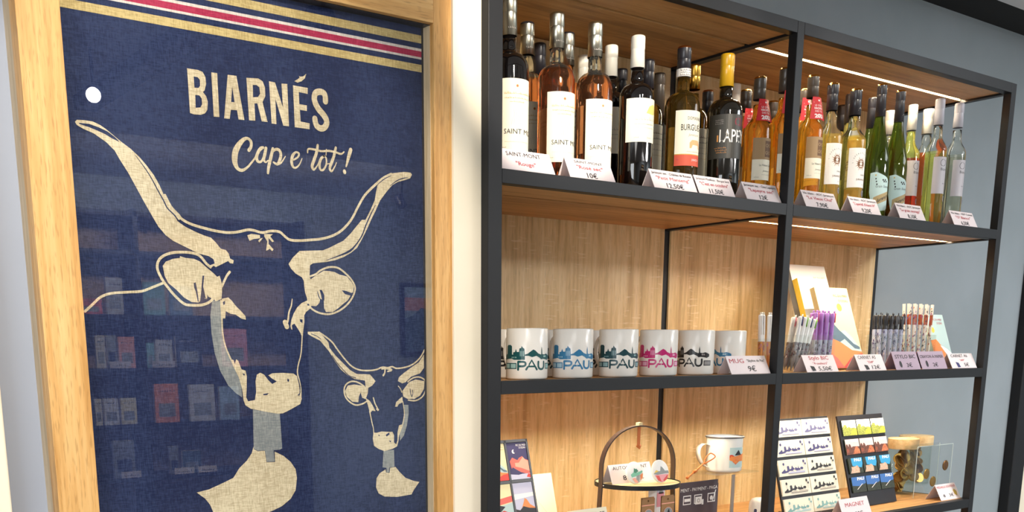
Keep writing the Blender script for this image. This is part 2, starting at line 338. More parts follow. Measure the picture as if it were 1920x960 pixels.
# ------------------------------------------------------------------ shelving unit
sh = thing('shelving_unit', 'black steel display shelving with oak boards and oak back panels, full of wine and souvenirs', 'shelving', (0, 0, FLOOR))
OFF = Vector((0, 0, -FLOOR))
def part(mb, name, parent, bevel=0):
    base = parent.matrix_basis.translation if parent.type == 'EMPTY' else Vector()
    mb.v = [tuple(Vector(p)-base) for p in mb.v]; return mb.build(name, parent, bevel)
cols = [(-WL, 0), (X1-WV, X1), (X2-WV, X2)]
for x0, x1 in cols:
    b = MB(); b.box(x0, x1, 0, WD, FLOOR, ZT, 'black_metal'); part(b, 'front_post', sh, .0012)
    b = MB(); b.box(x0, x1, DEP, DEP+WD, FLOOR, ZT, 'black_metal'); part(b, 'rear_post', sh, .0012)
for z in (ZT, ZA, ZB, ZC, ZD, -1.2):
    for (xa, xb) in ((0, X1-WV), (X1, X2-WV)):
        b = MB(); b.box(xa, xb, 0, WD, z-WH, z, 'black_metal'); part(b, 'front_rail', sh, .0008)
    for x0, x1 in cols:
        b = MB(); b.box(x0+.002, x1-.002, WD, DEP, z-WH, z-.001, 'black_metal'); part(b, 'side_rail', sh)
    b = MB(); b.box(0, X2-WV, DEP, DEP+WD, z-WH, z, 'black_metal'); part(b, 'rear_rail', sh)
    for bi, (xa, xb) in enumerate(((0, X1-WV), (X1, X2-WV))):
        b = MB(); t0 = z-.0225
        if z == ZT: t0 = z-.021
        b.box(xa, xb, WD, .140, t0, z, 'laminate_h'); b.box(xa, xb, .140, .152, t0+.008, z, 'laminate_h'); b.box(xa, xb, .152, DEP, t0, z, 'laminate_h')
        part(b, 'shelf_board', sh)
        lit = (bi == 1) or z in (ZB,)
        b = MB(); b.box(xa+.004, xb-.004, .1405, .1515, t0+.0055, t0+.008, 'led' if lit else 'dark_gap')
        part(b, 'light_strip' if lit else 'strip_channel', sh)
zz = [ZT, ZA, ZB, ZC, ZD, -1.2]
for k in range(5):
    for (xa, xb) in ((0, X1-WV), (X1, X2-WV)):
        b = MB(); b.box(xa, xb, DEP-.006, DEP-.0002, zz[k+1], zz[k]-.0224, 'laminate_v'); part(b, 'back_panel', sh)
# ------------------------------------------------------------------ framed textile
fx0, fx1, fx2, fx3 = -.8621, -.7996, -.1388, -.076
FY = .0265; fzb, fzt = -.98, .6373; gy = GLASS_Y
fr = thing('framed_textile', 'oak-framed navy cloth with woven cattle heads and cream lettering, behind glass', 'framed textile', (-.47, .0265, fzb))
for xa, xb in ((fx0, fx1), (fx2, fx3)):
    b = MB(); b.box(xa, xb, FY, FY+.036, fzb-.065, fzt+.065, 'oak_v'); part(b, 'frame_stile', fr, .0012)
for za, zb in ((fzt, fzt+.065), (fzb-.065, fzb)):
    b = MB(); b.box(fx1, fx2, FY, FY+.036, za, zb, 'oak_h'); part(b, 'frame_rail', fr, .0012)
b = MB(); b.box(fx0+.001, fx3-.001, FY+.0375, .1, fzb-.064, fzt+.064, 'oak_pale'); part(b, 'backing_box', fr)
b = MB()
for xa, xb, za, zb in ((fx0+.004, fx3-.004, fzt+.002, fzt+.06), (fx0+.003, fx1-.003, fzb, fzt), (fx2+.003, fx3-.003, fzb, fzt)): b.box(xa, xb, FY+.036, FY+.0376, za, zb, 'dark_gap')
part(b, 'painted_gap_shade', fr)  # solid dark strips, the shade behind the frame put in as colour
b = MB(); b.box(fx2-.0015, fx2, GLASS_Y+.004, .0625, fzb, fzt, 'oak_pale'); b.box(fx1, fx1+.0015, GLASS_Y+.004, .0625, fzb, fzt, 'oak_pale'); b.box(fx1, fx2, GLASS_Y+.004, .0625, fzt-.0015, fzt, 'black_plastic')
part(b, 'spacer', fr)
b = MB(); b.add([(fx1+.0005, gy, fzb), (fx2-.0005, gy, fzb), (fx2-.0005, gy, fzt-.0005), (fx1+.0005, gy, fzt-.0005)], [(0, 1, 2, 3)], 'clear_pane'); part(b, 'glass_pane', fr)
b = MB(); b.box(fx1+.001, fx2-.0015, .058, .0625, fzb, fzt, 'black_plastic')
part(b, 'backing_board', fr)
b = MB(); TY = .056; tx1 = -.1462
b.box(fx1+.0015, tx1, TY, TY+.0015, fzb, fzt-.003, 'navy_cloth')
tm = {'b': 'beige_thread', 'n': 'navy_cloth', 'g': 'grey_thread', 'w': 'white_thread', 'r': 'red_thread'}
for c, z1, z0 in [('y', 622.0, 608.6), ('w', 599.6, 595.1), ('r', 595.1, 585.1), ('w', 585.1, 581.5), ('y', 572.5, 559.8)]:
    b.rect(fx1+.002, tx1, z0/1000, z1/1000, lambda u, v: (u, TY-.0004, v), {'y': 'gold_thread', 'w': 'white_thread', 'r': 'red_thread'}[c])
ART = json.loads('''[["b","f",[[[-782.4,401.7],[-779.4,405.0],[-768.4,405.6],[-755.5,405.3],[-744.7,401.7],[-735.8,396.5],[-725.0,388.8],[-714.2,381.1],[-699.5,371.9],[-686.6,361.4],[-675.7,349.7],[-664.7,336.0],[-656.7,322.0],[-648.8,304.0],[-641.6,289.6],[-634.0,280.7],[-622.2,272.0],[-631.0,269.0],[-617.1,260.4],[-600.7,253.7],[-586.2,248.8],[-573.5,245.6],[-565.3,238.3],[-557.2,228.9],[-548.5,227.4],[-543.3,221.7],[-541.5,213.9],[-535.0,211.2],[-536.4,205.7],[-542.0,206.3],[-545.1,209.7],[-554.1,205.4],[-567.6,198.9],[-571.8,200.7],[-577.4,196.5],[-580.5,200.4],[-569.4,204.7],[-571.2,211.5],[-579.5,216.1],[-588.0,217.6],[-598.5,220.0],[-608.8,224.4],[-625.2,231.2],[-639.3,237.2],[-651.1,245.1],[-662.4,257.6],[-667.8,266.6],[-676.4,281.5],[-685.3,297.5],[-695.7,316.9],[-706.0,336.0],[-718.1,354.7],[-724.8,366.6],[-737.2,377.8],[-755.0,388.2],[-771.2,393.4],[-780.0,397.7]]]],["n","f",[[[-777.0,400.9],[-761.4,401.2],[-746.9,397.9],[-734.1,393.5],[-723.3,386.7],[-715.8,380.0],[-727.3,383.8],[-738.2,389.2],[-750.9,393.4],[-763.6,396.9],[-776.2,399.5]]]],["n","s",[[-692.4,362.7],[-681.6,349.2],[-670.8,333.7],[-660.2,314.3],[-651.2,298.2],[-645.8,287.4],[-634.3,276.9],[-627.0,267.8],[-612.9,260.7],[-598.5,255.2],[-586.1,250.3],[-577.7,247.3]],[0.78,1.18,1.57,1.76,1.96,1.96,1.96,2.35,2.94,2.94,1.96,0.98]],["b","s",[[-648.6,306.8],[-639.6,289.7],[-628.0,278.3],[-621.6,271.5],[-606.3,264.9],[-585.5,260.4],[-564.2,256.9],[-542.6,255.6],[-524.8,257.8],[-506.7,262.3],[-495.5,261.9],[-479.7,259.3],[-463.5,262.9],[-447.3,262.4],[-438.2,256.2],[-429.0,250.7],[-414.0,249.7],[-389.8,252.1],[-365.3,255.5],[-342.8,262.0],[-325.0,271.4],[-309.4,285.0],[-298.8,298.3],[-288.1,315.8],[-274.8,334.7],[-261.5,347.3],[-245.6,360.2],[-232.3,369.7],[-216.3,377.5]],[4.31,4.31,4.31,4.31,4.31,4.31,4.31,4.31,4.31,4.31,4.31,4.31,4.31,4.31,4.31,4.31,4.31,4.31,4.31,4.31,4.31,4.31,4.31,4.31,4.31,4.31,4.31,4.31,4.31]],["b","f",[[[-170.5,380.5],[-174.6,373.7],[-186.9,369.4],[-201.8,364.9],[-214.0,358.6],[-224.8,348.1],[-233.0,339.0],[-241.1,329.8],[-252.0,309.9],[-260.2,296.6],[-271.1,276.7],[-282.0,259.1],[-292.7,243.6],[-305.8,234.4],[-321.4,226.2],[-339.2,220.1],[-356.8,216.2],[-384.0,212.9],[-390.0,209.1],[-390.2,208.4],[-391.8,188.6],[-389.3,185.6],[-379.2,192.1],[-370.1,197.0],[-362.8,201.1],[-351.9,200.8],[-341.0,199.6],[-330.2,195.4],[-315.4,192.8],[-306.4,183.8],[-301.0,176.1],[-303.2,165.0],[-308.0,160.2],[-314.9,150.6],[-322.5,145.7],[-335.8,136.0],[-347.0,129.5],[-360.8,129.3],[-364.2,135.5],[-364.6,149.4],[-371.7,152.4],[-373.8,144.6],[-380.3,139.0],[-390.2,139.6],[-392.1,134.9],[-401.3,128.6],[-405.1,122.4],[-405.0,111.6],[-407.9,96.1],[-409.2,86.8],[-411.8,86.8],[-413.4,91.4],[-418.4,99.1],[-425.1,108.3],[-430.4,105.2],[-429.4,97.5],[-431.6,98.3],[-433.1,103.6],[-430.9,114.4],[-426.1,125.1],[-418.6,136.0],[-409.5,143.8],[-397.8,148.7],[-398.5,153.2],[-401.7,162.3],[-403.1,173.0],[-403.6,182.1],[-406.9,188.0],[-412.9,190.9],[-419.7,194.4],[-428.1,202.3],[-432.1,209.7],[-423.8,220.5],[-409.9,232.5],[-393.0,233.9],[-363.6,235.8],[-351.0,240.6],[-335.8,247.7],[-320.5,254.8],[-304.8,268.4],[-294.3,279.6],[-281.1,293.1],[-273.3,293.6],[-262.4,311.3],[-252.9,329.0],[-250.0,341.9],[-245.7,357.0],[-232.3,370.8],[-216.2,378.6],[-186.7,383.8],[-173.1,383.5]]]],["n","s",[[-219.3,356.7],[-203.1,367.4],[-189.6,372.4],[-180.1,374.3]],[0.78,1.57,1.57,0.78]],["n","s",[[-245.7,357.0],[-232.3,367.0],[-216.3,374.7]],[0.98,1.57,0.78]],["n","s",[[-251.8,320.6],[-262.7,302.8],[-273.6,283.0],[-281.8,265.5],[-295.2,248.8],[-308.3,237.5],[-331.4,227.9],[-356.7,219.4]],[0.98,1.96,2.35,2.35,2.55,3.92,2.16,0.78]],["b","s",[[-390.9,190.1],[-379.2,194.4],[-370.0,200.8],[-355.3,206.8],[-340.7,208.1],[-329.8,205.5],[-317.2,197.4],[-306.3,187.7],[-299.1,176.1],[-299.8,166.7],[-305.3,155.5],[-315.1,144.3],[-328.4,134.6],[-343.4,128.0],[-358.2,125.4],[-374.4,127.5],[-386.8,132.7],[-395.5,139.5]],[3.33,3.33,3.33,3.33,3.33,3.33,3.33,3.33,3.33,3.33,3.33,3.33,3.33,3.33,3.33,3.33,3.33,3.33]],["n","f",[[[-373.0,167.7],[-367.6,167.1],[-363.4,158.7],[-363.7,149.4],[-368.2,149.3],[-370.5,161.6]]]],["n","f",[[[-327.3,168.3],[-319.9,167.7],[-307.0,164.1],[-303.2,165.0],[-307.1,158.6],[-312.7,160.0],[-320.1,161.4]]]],["n","s",[[-377.0,164.6],[-374.8,156.9],[-371.8,150.8]],[0.98,1.96,0.98]],["n","f",[[[-414.2,116.1],[-408.9,115.4],[-409.1,109.2],[-413.5,111.5]]]],["n","f",[[[-399.0,142.5],[-395.4,142.9],[-393.7,140.3],[-397.3,139.5]]]],["b","s",[[-427.7,150.3],[-429.9,138.8],[-434.7,128.1],[-437.4,114.3],[-440.9,106.6]],[1.47,2.55,2.94,3.53,3.92]],["b","s",[[-443.3,110.4],[-441.7,106.6],[-440.1,102.8]],[8.82,8.82,8.82]],["b","s",[[-409.8,103.1],[-410.4,89.1],[-411.9,72.8],[-414.5,54.2],[-420.6,35.5],[-422.5,21.4],[-419.1,7.2],[-417.0,-7.1],[-417.6,-23.7]],[1.18,1.96,2.16,2.16,2.35,2.35,2.35,2.35,2.35]],["b","f",[[[-659.4,197.1],[-653.8,204.0],[-641.1,209.0],[-629.6,210.9],[-629.0,213.8],[-620.2,211.3],[-605.5,210.6],[-595.1,206.6],[-584.9,198.2],[-572.5,188.9],[-566.3,183.2],[-561.8,185.3],[-558.2,171.5],[-558.9,159.5],[-560.6,147.5],[-570.7,143.2],[-574.9,147.1],[-580.2,149.0],[-585.5,150.9],[-586.9,145.9],[-590.1,146.8],[-591.3,162.6],[-594.2,168.4],[-598.9,142.6],[-602.3,140.6],[-614.0,141.3],[-626.3,147.9],[-640.1,161.2],[-651.9,170.5],[-657.3,181.8]]]],["n","f",[[[-592.2,184.2],[-589.4,184.3],[-592.1,166.5],[-588.9,148.8],[-586.8,146.9],[-588.0,145.8],[-592.0,150.7],[-595.6,162.5]]]],["n","f",[[[-608.3,171.9],[-605.0,173.0],[-603.1,162.2],[-601.8,148.5],[-601.6,141.6],[-603.2,142.5],[-605.5,158.2],[-607.9,164.1]]]],["n","s",[[-585.4,152.8],[-584.6,148.9],[-584.3,145.9]],[0.98,1.96,0.98]],["b","s",[[-577.3,198.5],[-584.5,204.1],[-594.6,215.4],[-607.0,219.6],[-625.9,220.1],[-644.7,217.8],[-659.4,211.4],[-667.1,202.5],[-668.5,191.0],[-661.8,175.9],[-652.4,162.7],[-640.8,149.5],[-626.9,138.1],[-614.3,136.0],[-597.1,136.7],[-583.9,141.0],[-576.0,147.1]],[4.31,4.31,4.31,4.31,4.31,4.31,4.31,4.31,4.31,4.31,4.31,4.31,4.31,4.31,4.31,4.31,4.31]],["b","s",[[-789.7,123.1],[-776.9,134.1],[-764.1,145.1],[-747.5,151.4],[-722.8,154.0],[-697.7,156.1],[-680.5,162.2],[-658.6,170.9]],[3.92,3.92,3.92,3.92,3.92,3.92,3.92,3.92]],["b","s",[[-558.4,167.5],[-554.7,175.6],[-548.6,185.8],[-543.4,191.9]],[2.94,3.92,3.92,4.41]],["b","f",[[[-560.0,147.5],[-548.3,150.2],[-542.0,144.9],[-535.7,137.0],[-527.1,129.0],[-518.5,120.0],[-517.7,113.8],[-525.6,115.4],[-536.5,122.1],[-545.4,123.2],[-554.0,127.5],[-555.8,115.4],[-560.2,115.3],[-561.4,133.4]]]],["n","f",[[[-558.7,142.5],[-554.2,144.6],[-555.2,138.6],[-557.9,137.5]]]],["b","f",[[[-508.3,253.2],[-500.3,256.1],[-484.5,255.0],[-484.7,249.6],[-496.2,248.0],[-504.3,244.5]]]],["b","f",[[[-483.6,249.7],[-479.0,250.9],[-486.2,242.9],[-488.4,245.4]]]],["b","f",[[[-476.4,257.1],[-460.2,258.0],[-465.1,253.7],[-458.5,246.0],[-462.0,244.8],[-468.6,251.1],[-469.1,241.4],[-460.2,232.8],[-462.7,229.6],[-467.2,233.4],[-470.7,231.2],[-474.2,230.0],[-471.2,245.3],[-476.6,253.1]]]],["g","f",[[[-577.4,144.2],[-561.9,144.6],[-562.5,121.5],[-562.4,92.9],[-556.6,66.2],[-547.0,41.5],[-536.9,21.1],[-531.8,0.5],[-531.5,-17.9],[-542.4,-10.7],[-556.4,3.3],[-569.7,28.4],[-577.7,57.4],[-581.7,90.6],[-581.9,121.2]]]],["b","s",[[-561.9,144.6],[-561.5,121.6],[-561.7,92.9],[-557.7,68.5],[-549.1,47.2]],[2.94,2.94,2.55,2.55,2.94]],["b","f",[[[-550.3,48.3],[-544.3,46.0],[-542.2,39.2],[-539.3,47.1],[-535.7,44.8],[-530.3,30.0],[-522.9,27.6],[-520.9,18.5],[-522.5,-4.4],[-524.0,-18.1],[-520.6,-25.1],[-507.8,-23.2],[-504.6,-9.4],[-505.0,9.0],[-501.9,20.4],[-495.3,23.8],[-487.9,20.2],[-480.6,10.8],[-473.2,3.7],[-463.9,8.1],[-472.8,13.0],[-480.2,18.9],[-472.3,22.2],[-451.5,22.8],[-430.5,21.1],[-424.0,16.7],[-420.6,2.5],[-419.0,-11.8],[-415.7,-23.7],[-419.4,-33.2],[-438.5,-42.0],[-454.6,-48.5],[-465.2,-48.6],[-485.8,-44.9],[-516.2,-38.0],[-526.0,-31.9],[-529.3,-22.5],[-530.8,-4.1],[-536.0,16.5],[-544.9,34.7]]]],["n","f",[[[-442.7,12.8],[-439.4,10.0],[-441.2,6.5],[-443.5,8.2]]]],["n","f",[[[-492.0,-13.3],[-480.4,-12.0],[-484.4,-15.3],[-490.8,-15.4]]]],["n","f",[[[-426.8,-19.1],[-419.9,-13.6],[-421.0,-20.0],[-422.7,-16.9]]]],["n","f",[[[-529.4,23.2],[-524.5,22.0],[-525.9,18.6]]]],["n","s",[[-423.2,16.2],[-420.4,6.0],[-418.7,-4.6],[-419.8,-16.5]],[0.98,1.57,1.57,0.98]],["g","f",[[[-512.4,-39.3],[-475.1,-47.1],[-460.7,-47.7],[-459.6,-76.0],[-458.7,-111.1],[-463.6,-113.0],[-475.7,-113.4],[-474.7,-133.2],[-489.8,-132.8],[-492.5,-112.4],[-506.7,-112.2],[-514.0,-107.8]]]],["b","f",[[[-514.5,-104.5],[-514.0,-108.9],[-506.7,-113.0],[-493.0,-113.0],[-490.6,-133.7],[-473.8,-134.3],[-473.9,-115.7],[-456.9,-124.4],[-442.7,-136.4],[-433.4,-150.4],[-431.5,-166.2],[-434.9,-188.5],[-445.5,-203.4],[-463.3,-215.3],[-483.2,-222.4],[-507.6,-227.9],[-554.8,-228.8],[-593.6,-223.8],[-596.4,-213.8],[-601.3,-200.4],[-609.6,-189.0],[-624.4,-177.0],[-602.0,-173.6],[-574.3,-164.0],[-555.6,-156.9],[-543.2,-140.5],[-528.6,-128.5],[-518.6,-116.2]]]],["b","f",[[[-399.1,94.4],[-376.6,94.6],[-365.6,83.8],[-357.8,76.0],[-355.9,66.1],[-343.6,52.1],[-327.7,37.9],[-313.9,25.7],[-299.8,18.3],[-270.9,16.8],[-258.9,4.2],[-266.5,-3.9],[-275.2,-7.8],[-276.6,-18.1],[-280.5,-26.3],[-281.8,-28.7],[-289.0,-26.0],[-292.4,-15.6],[-296.2,-23.7],[-297.7,-34.0],[-310.9,-32.5],[-322.5,-22.9],[-325.8,-12.7],[-319.5,-2.6],[-305.2,-0.9],[-290.8,-3.3],[-281.2,-6.6],[-282.1,5.7],[-304.9,9.2],[-319.0,16.0],[-332.8,26.3],[-344.0,40.5],[-357.2,60.1],[-374.9,78.9],[-390.4,85.7],[-399.2,90.5]]]],["b","s",[[-376.6,93.6],[-363.2,85.8],[-349.8,76.0],[-338.6,62.0],[-322.8,43.9],[-309.0,31.7],[-292.4,25.3],[-270.7,24.0],[-256.0,25.8],[-243.5,29.8],[-231.1,28.6],[-221.1,30.5],[-211.1,27.2],[-190.8,29.1],[-172.7,35.1],[-157.0,46.6],[-146.4,61.3]],[2.84,2.84,2.84,2.84,2.84,2.84,2.84,2.84,2.84,2.84,2.84,2.84,2.84,2.84,2.84,2.84,2.84]],["n","s",[[-392.5,90.6],[-381.4,86.7],[-373.6,81.8]],[1.18,1.18,1.18]],["n","s",[[-350.6,52.1],[-340.6,38.1],[-328.1,25.9],[-316.6,15.6],[-302.4,11.2]],[1.37,1.37,1.37,1.37,1.37]],["b","s",[[-283.6,-5.5],[-295.5,1.9],[-309.8,4.9],[-321.8,0.5],[-327.3,-8.6],[-326.0,-20.8],[-318.0,-31.3],[-303.9,-38.9],[-289.3,-37.3],[-280.7,-33.5]],[2.84,2.84,2.84,2.84,2.84,2.84,2.84,2.84,2.84,2.84]],["b","s",[[-244.8,26.7],[-233.7,27.6],[-222.5,24.3],[-231.3,21.9]],[2.94,3.92,3.92,2.94]],["b","s",[[-237.4,25.5],[-238.3,19.3],[-241.4,14.6]],[2.94,2.94,3.92]],["b","f",[[[-281.7,-26.2],[-272.1,-32.7],[-265.0,-43.4],[-260.3,-51.9],[-267.7,-50.6],[-272.7,-55.6],[-276.1,-43.0]]]],["b","s",[[-264.6,-26.7],[-261.2,-37.3],[-256.4,-45.8]],[2.45,2.45,2.45]],["b","s",[[-256.7,-47.9],[-254.8,-49.6]],[4.41,4.41]],["b","f",[[[-147.9,52.8],[-148.2,27.4],[-157.5,16.9],[-178.3,11.0],[-191.3,0.7],[-199.0,-1.3],[-209.0,3.2],[-206.4,10.4],[-196.1,17.6],[-180.6,26.8],[-159.8,38.2]]]],["b","f",[[[-147.2,1.8],[-148.7,-13.1],[-158.0,-25.7],[-171.2,-31.7],[-186.7,-31.2],[-196.9,-26.7],[-199.2,-16.0],[-191.4,-7.8],[-183.6,0.5],[-168.0,5.5]]]],["n","s",[[-181.2,-12.3],[-180.1,-20.8],[-177.6,-27.3]],[1.47,1.47,1.47]],["n","s",[[-176.1,-14.5],[-174.9,-20.9],[-177.6,-27.3]],[1.47,1.47,1.47]],["b","s",[[-186.1,1.6],[-173.1,8.7],[-157.6,9.5],[-144.6,1.8],[-143.4,-13.2],[-152.8,-28.0],[-168.6,-35.0],[-185.4,-33.4]],[2.74,2.74,2.74,2.74,2.74,2.74,2.74,2.74]],["b","f",[[[-199.4,-26.6],[-198.3,-37.2],[-207.3,-40.1],[-211.2,-45.3],[-216.3,-45.1],[-213.6,-36.7],[-205.9,-30.6]]]],["b","s",[[-208.0,-6.3],[-203.0,-11.7],[-200.5,-18.1]],[1.76,1.76,1.76]],["g","f",[[[-195.5,-42.3],[-185.6,-42.7],[-184.9,-59.0],[-189.3,-82.0],[-196.6,-101.0],[-206.0,-111.2],[-206.9,-94.7],[-200.8,-79.6],[-195.1,-58.6]]]],["b","s",[[-198.4,-35.5],[-195.1,-58.6],[-199.2,-79.6],[-204.5,-90.9]],[1.76,1.76,1.76,1.76]],["b","s",[[-273.8,-51.4],[-270.5,-66.1],[-267.6,-78.8]],[1.67,1.67,1.67]],["b","s",[[-272.6,-53.7],[-269.6,-68.9],[-266.0,-84.2],[-265.4,-95.6]],[1.67,1.67,1.67,1.67]],["b","f",[[[-207.8,-81.2],[-200.8,-79.6],[-203.3,-91.0],[-208.1,-100.4],[-209.9,-111.9],[-213.1,-121.4],[-223.6,-125.6],[-241.9,-129.0],[-255.3,-123.8],[-265.3,-117.5],[-267.8,-103.0],[-265.7,-91.8],[-259.1,-93.0],[-247.8,-91.1],[-232.0,-92.5],[-222.9,-92.9],[-219.6,-99.8],[-219.9,-113.3],[-215.3,-117.4],[-211.8,-109.9],[-211.5,-94.5]]]],["n","f",[[[-238.9,-97.9],[-230.9,-93.5],[-229.8,-97.4],[-236.7,-101.2]]]],["n","f",[[[-255.8,-96.6],[-252.0,-97.6],[-253.9,-100.0]]]],["n","f",[[[-232.4,-109.1],[-226.7,-110.0],[-227.9,-112.9]]]],["g","f",[[[-244.1,-128.3],[-220.2,-127.8],[-219.7,-160.8],[-231.2,-161.4],[-232.5,-170.6],[-238.2,-170.2],[-238.0,-161.5],[-247.1,-159.9]]]],["b","f",[[[-240.4,-164.2],[-239.4,-170.5],[-231.4,-171.7],[-229.8,-161.9],[-217.4,-161.0],[-209.4,-170.4],[-194.5,-184.2],[-175.7,-191.6],[-162.0,-194.7],[-176.0,-210.5],[-180.9,-218.1],[-213.9,-220.2],[-243.8,-217.0],[-257.3,-209.6],[-262.7,-197.5],[-261.2,-180.2],[-254.2,-171.0]]]],["b","f",[[[-599.2,502.6],[-581.4,502.8],[-573.3,500.9],[-569.0,494.3],[-568.2,483.5],[-571.6,473.4],[-574.5,470.6],[-569.3,465.2],[-567.0,457.0],[-568.4,444.6],[-572.9,438.6],[-580.0,435.7],[-591.0,434.9],[-598.4,436.2]],[[-588.8,492.1],[-582.1,491.9],[-578.5,488.2],[-578.7,479.7],[-581.7,475.7],[-588.5,475.4]],[[-587.8,464.6],[-581.0,464.9],[-577.1,460.6],[-576.9,452.1],[-580.0,446.9],[-588.3,445.2]]]],["b","f",[[[-558.4,502.4],[-548.2,502.6],[-548.1,436.0],[-557.9,435.5]]]],["b","f",[[[-530.0,502.7],[-514.7,503.2],[-503.9,436.6],[-514.3,436.2],[-516.4,450.3],[-527.3,449.6],[-530.0,435.4],[-539.7,435.1]],[[-523.0,485.9],[-520.1,462.2],[-526.2,461.5]]]],["b","f",[[[-496.9,502.7],[-475.8,504.6],[-467.9,501.3],[-463.9,492.5],[-463.9,478.7],[-469.5,468.6],[-461.6,438.3],[-472.4,438.3],[-479.2,465.5],[-484.3,464.8],[-484.2,437.9],[-495.5,437.2]],[[-486.1,493.0],[-479.2,493.9],[-474.3,491.1],[-473.3,481.2],[-477.2,475.7],[-486.4,474.0]]]],["b","f",[[[-456.1,502.9],[-445.0,502.5],[-432.0,465.0],[-433.0,502.3],[-422.1,503.1],[-421.8,436.1],[-432.6,436.1],[-445.4,477.3],[-445.3,436.9],[-454.2,436.9]]]],["b","f",[[[-411.5,502.6],[-383.4,502.1],[-383.8,492.5],[-400.8,493.2],[-400.5,474.0],[-386.1,473.8],[-386.5,464.7],[-399.9,465.0],[-399.1,446.4],[-381.8,445.4],[-382.4,435.7],[-410.8,436.0]]]],["b","f",[[[-408.5,509.4],[-400.7,514.2],[-398.3,517.1],[-399.7,519.1],[-396.7,518.0],[-391.3,519.3],[-385.2,524.4],[-388.3,516.6],[-394.7,511.2],[-402.5,508.0]]]],["b","s",[[-349.4,484.9],[-349.5,492.0],[-352.3,497.9],[-360.1,499.1],[-368.1,495.9],[-371.2,488.0],[-369.5,479.8],[-363.5,470.8],[-354.3,462.7],[-349.0,455.5],[-348.5,448.3],[-353.5,441.8],[-360.7,439.7],[-367.7,442.8],[-370.6,449.0],[-371.2,454.2]],[10.36,10.36,10.36,10.36,10.36,10.36,10.66,10.95,10.95,10.66,10.36,10.36,10.36,10.36,10.07,10.07]],["b","s",[[-498.2,390.1],[-494.1,396.0],[-493.7,403.7],[-498.5,408.1],[-505.5,406.8],[-514.7,398.3],[-522.1,386.6],[-524.6,375.5],[-523.9,365.8],[-519.3,358.6],[-511.8,357.1],[-502.8,362.3],[-493.4,372.0],[-486.7,380.3],[-482.5,388.4],[-477.0,395.6],[-471.8,397.2]],[5.74,5.1,5.1,4.47,5.74,8.29,10.21,10.21,8.29,5.74,4.85,3.57,3.19,2.81,3.83,3.83,3.83]],["b","s",[[-471.9,396.7],[-478.5,392.1],[-484.0,382.8],[-483.8,375.1],[-478.1,373.4],[-472.7,379.5],[-466.8,395.5]],[3.83,4.47,5.1,5.1,3.83,3.57,5.1]],["b","s",[[-466.7,396.6],[-469.2,386.5],[-471.5,378.5],[-468.5,373.8],[-463.8,377.0]],[5.1,5.36,4.85,2.81,2.3]],["b","s",[[-453.8,396.8],[-459.2,379.7],[-463.0,367.1],[-464.8,356.9]],[5.1,5.74,5.36,4.08]],["b","s",[[-455.4,391.1],[-448.7,396.3],[-442.2,395.8],[-439.2,389.4],[-441.6,380.2],[-447.1,373.0],[-453.5,375.2]],[2.55,4.47,4.85,5.1,5.1,3.83,3.19]],["b","s",[[-447.2,371.9],[-439.1,376.0],[-430.8,386.9]],[2.81,2.81,1.53]],["b","s",[[-415.1,382.8],[-406.9,388.1],[-404.6,394.0],[-410.6,395.6],[-416.8,389.4],[-419.2,380.1],[-417.5,372.4],[-412.3,370.1],[-404.7,375.9],[-398.9,386.6]],[2.81,3.19,3.57,3.32,5.1,5.36,4.47,3.32,2.55,1.53]],["b","s",[[-367.4,411.3],[-369.9,399.7],[-375.9,385.4],[-379.7,375.9],[-376.5,370.5],[-369.3,378.0],[-364.1,388.8]],[4.47,5.36,5.74,5.36,3.83,2.04,1.53]],["b","s",[[-387.7,397.3],[-386.1,403.2],[-375.2,403.7],[-360.2,402.4],[-346.3,404.3],[-332.4,403.4],[-321.3,401.7],[-314.8,405.8]],[2.3,3.06,3.57,3.32,3.57,3.57,3.32,2.3]],["b","s",[[-355.0,394.9],[-361.3,390.2],[-365.1,380.7],[-363.4,371.7],[-357.2,372.3],[-351.3,382.0],[-351.6,392.3],[-356.4,394.7]],[3.57,4.85,4.85,3.83,3.57,3.06,3.06,3.06]],["b","s",[[-351.4,396.9],[-350.4,406.2]],[1.79,1.79]],["b","s",[[-331.5,411.0],[-335.4,397.4],[-340.7,385.3],[-344.6,375.7],[-341.2,370.8],[-334.7,378.9],[-330.9,386.3]],[4.47,5.36,5.36,4.85,3.32,2.04,1.53]],["b","s",[[-351.3,382.0],[-341.5,384.1]],[1.79,1.53]],["b","s",[[-301.2,410.6],[-305.8,398.0],[-311.3,381.7]],[7.02,6.38,2.81]],["b","s",[[-315.1,373.2],[-314.6,371.7]],[6.38,6.38]]]''')
for i, a in enumerate(ART):
    off = TY-.0004-(.0000035*i)-(.0006 if a[0] == 'n' else .0003 if a[0] == 'b' else 0)
    fn = lambda u, v, off=off: (min(u, tx1-.0005), off, v)
    if a[1] == 'f': b.poly([[(x/1000, z/1000) for x, z in l] for l in a[2]], fn, tm[a[0]])
    else: b.stroke([(x/1000, z/1000) for x, z in a[2]], [w/1000 for w in a[3]], fn, tm[a[0]])
part(b, 'woven_cloth', fr)
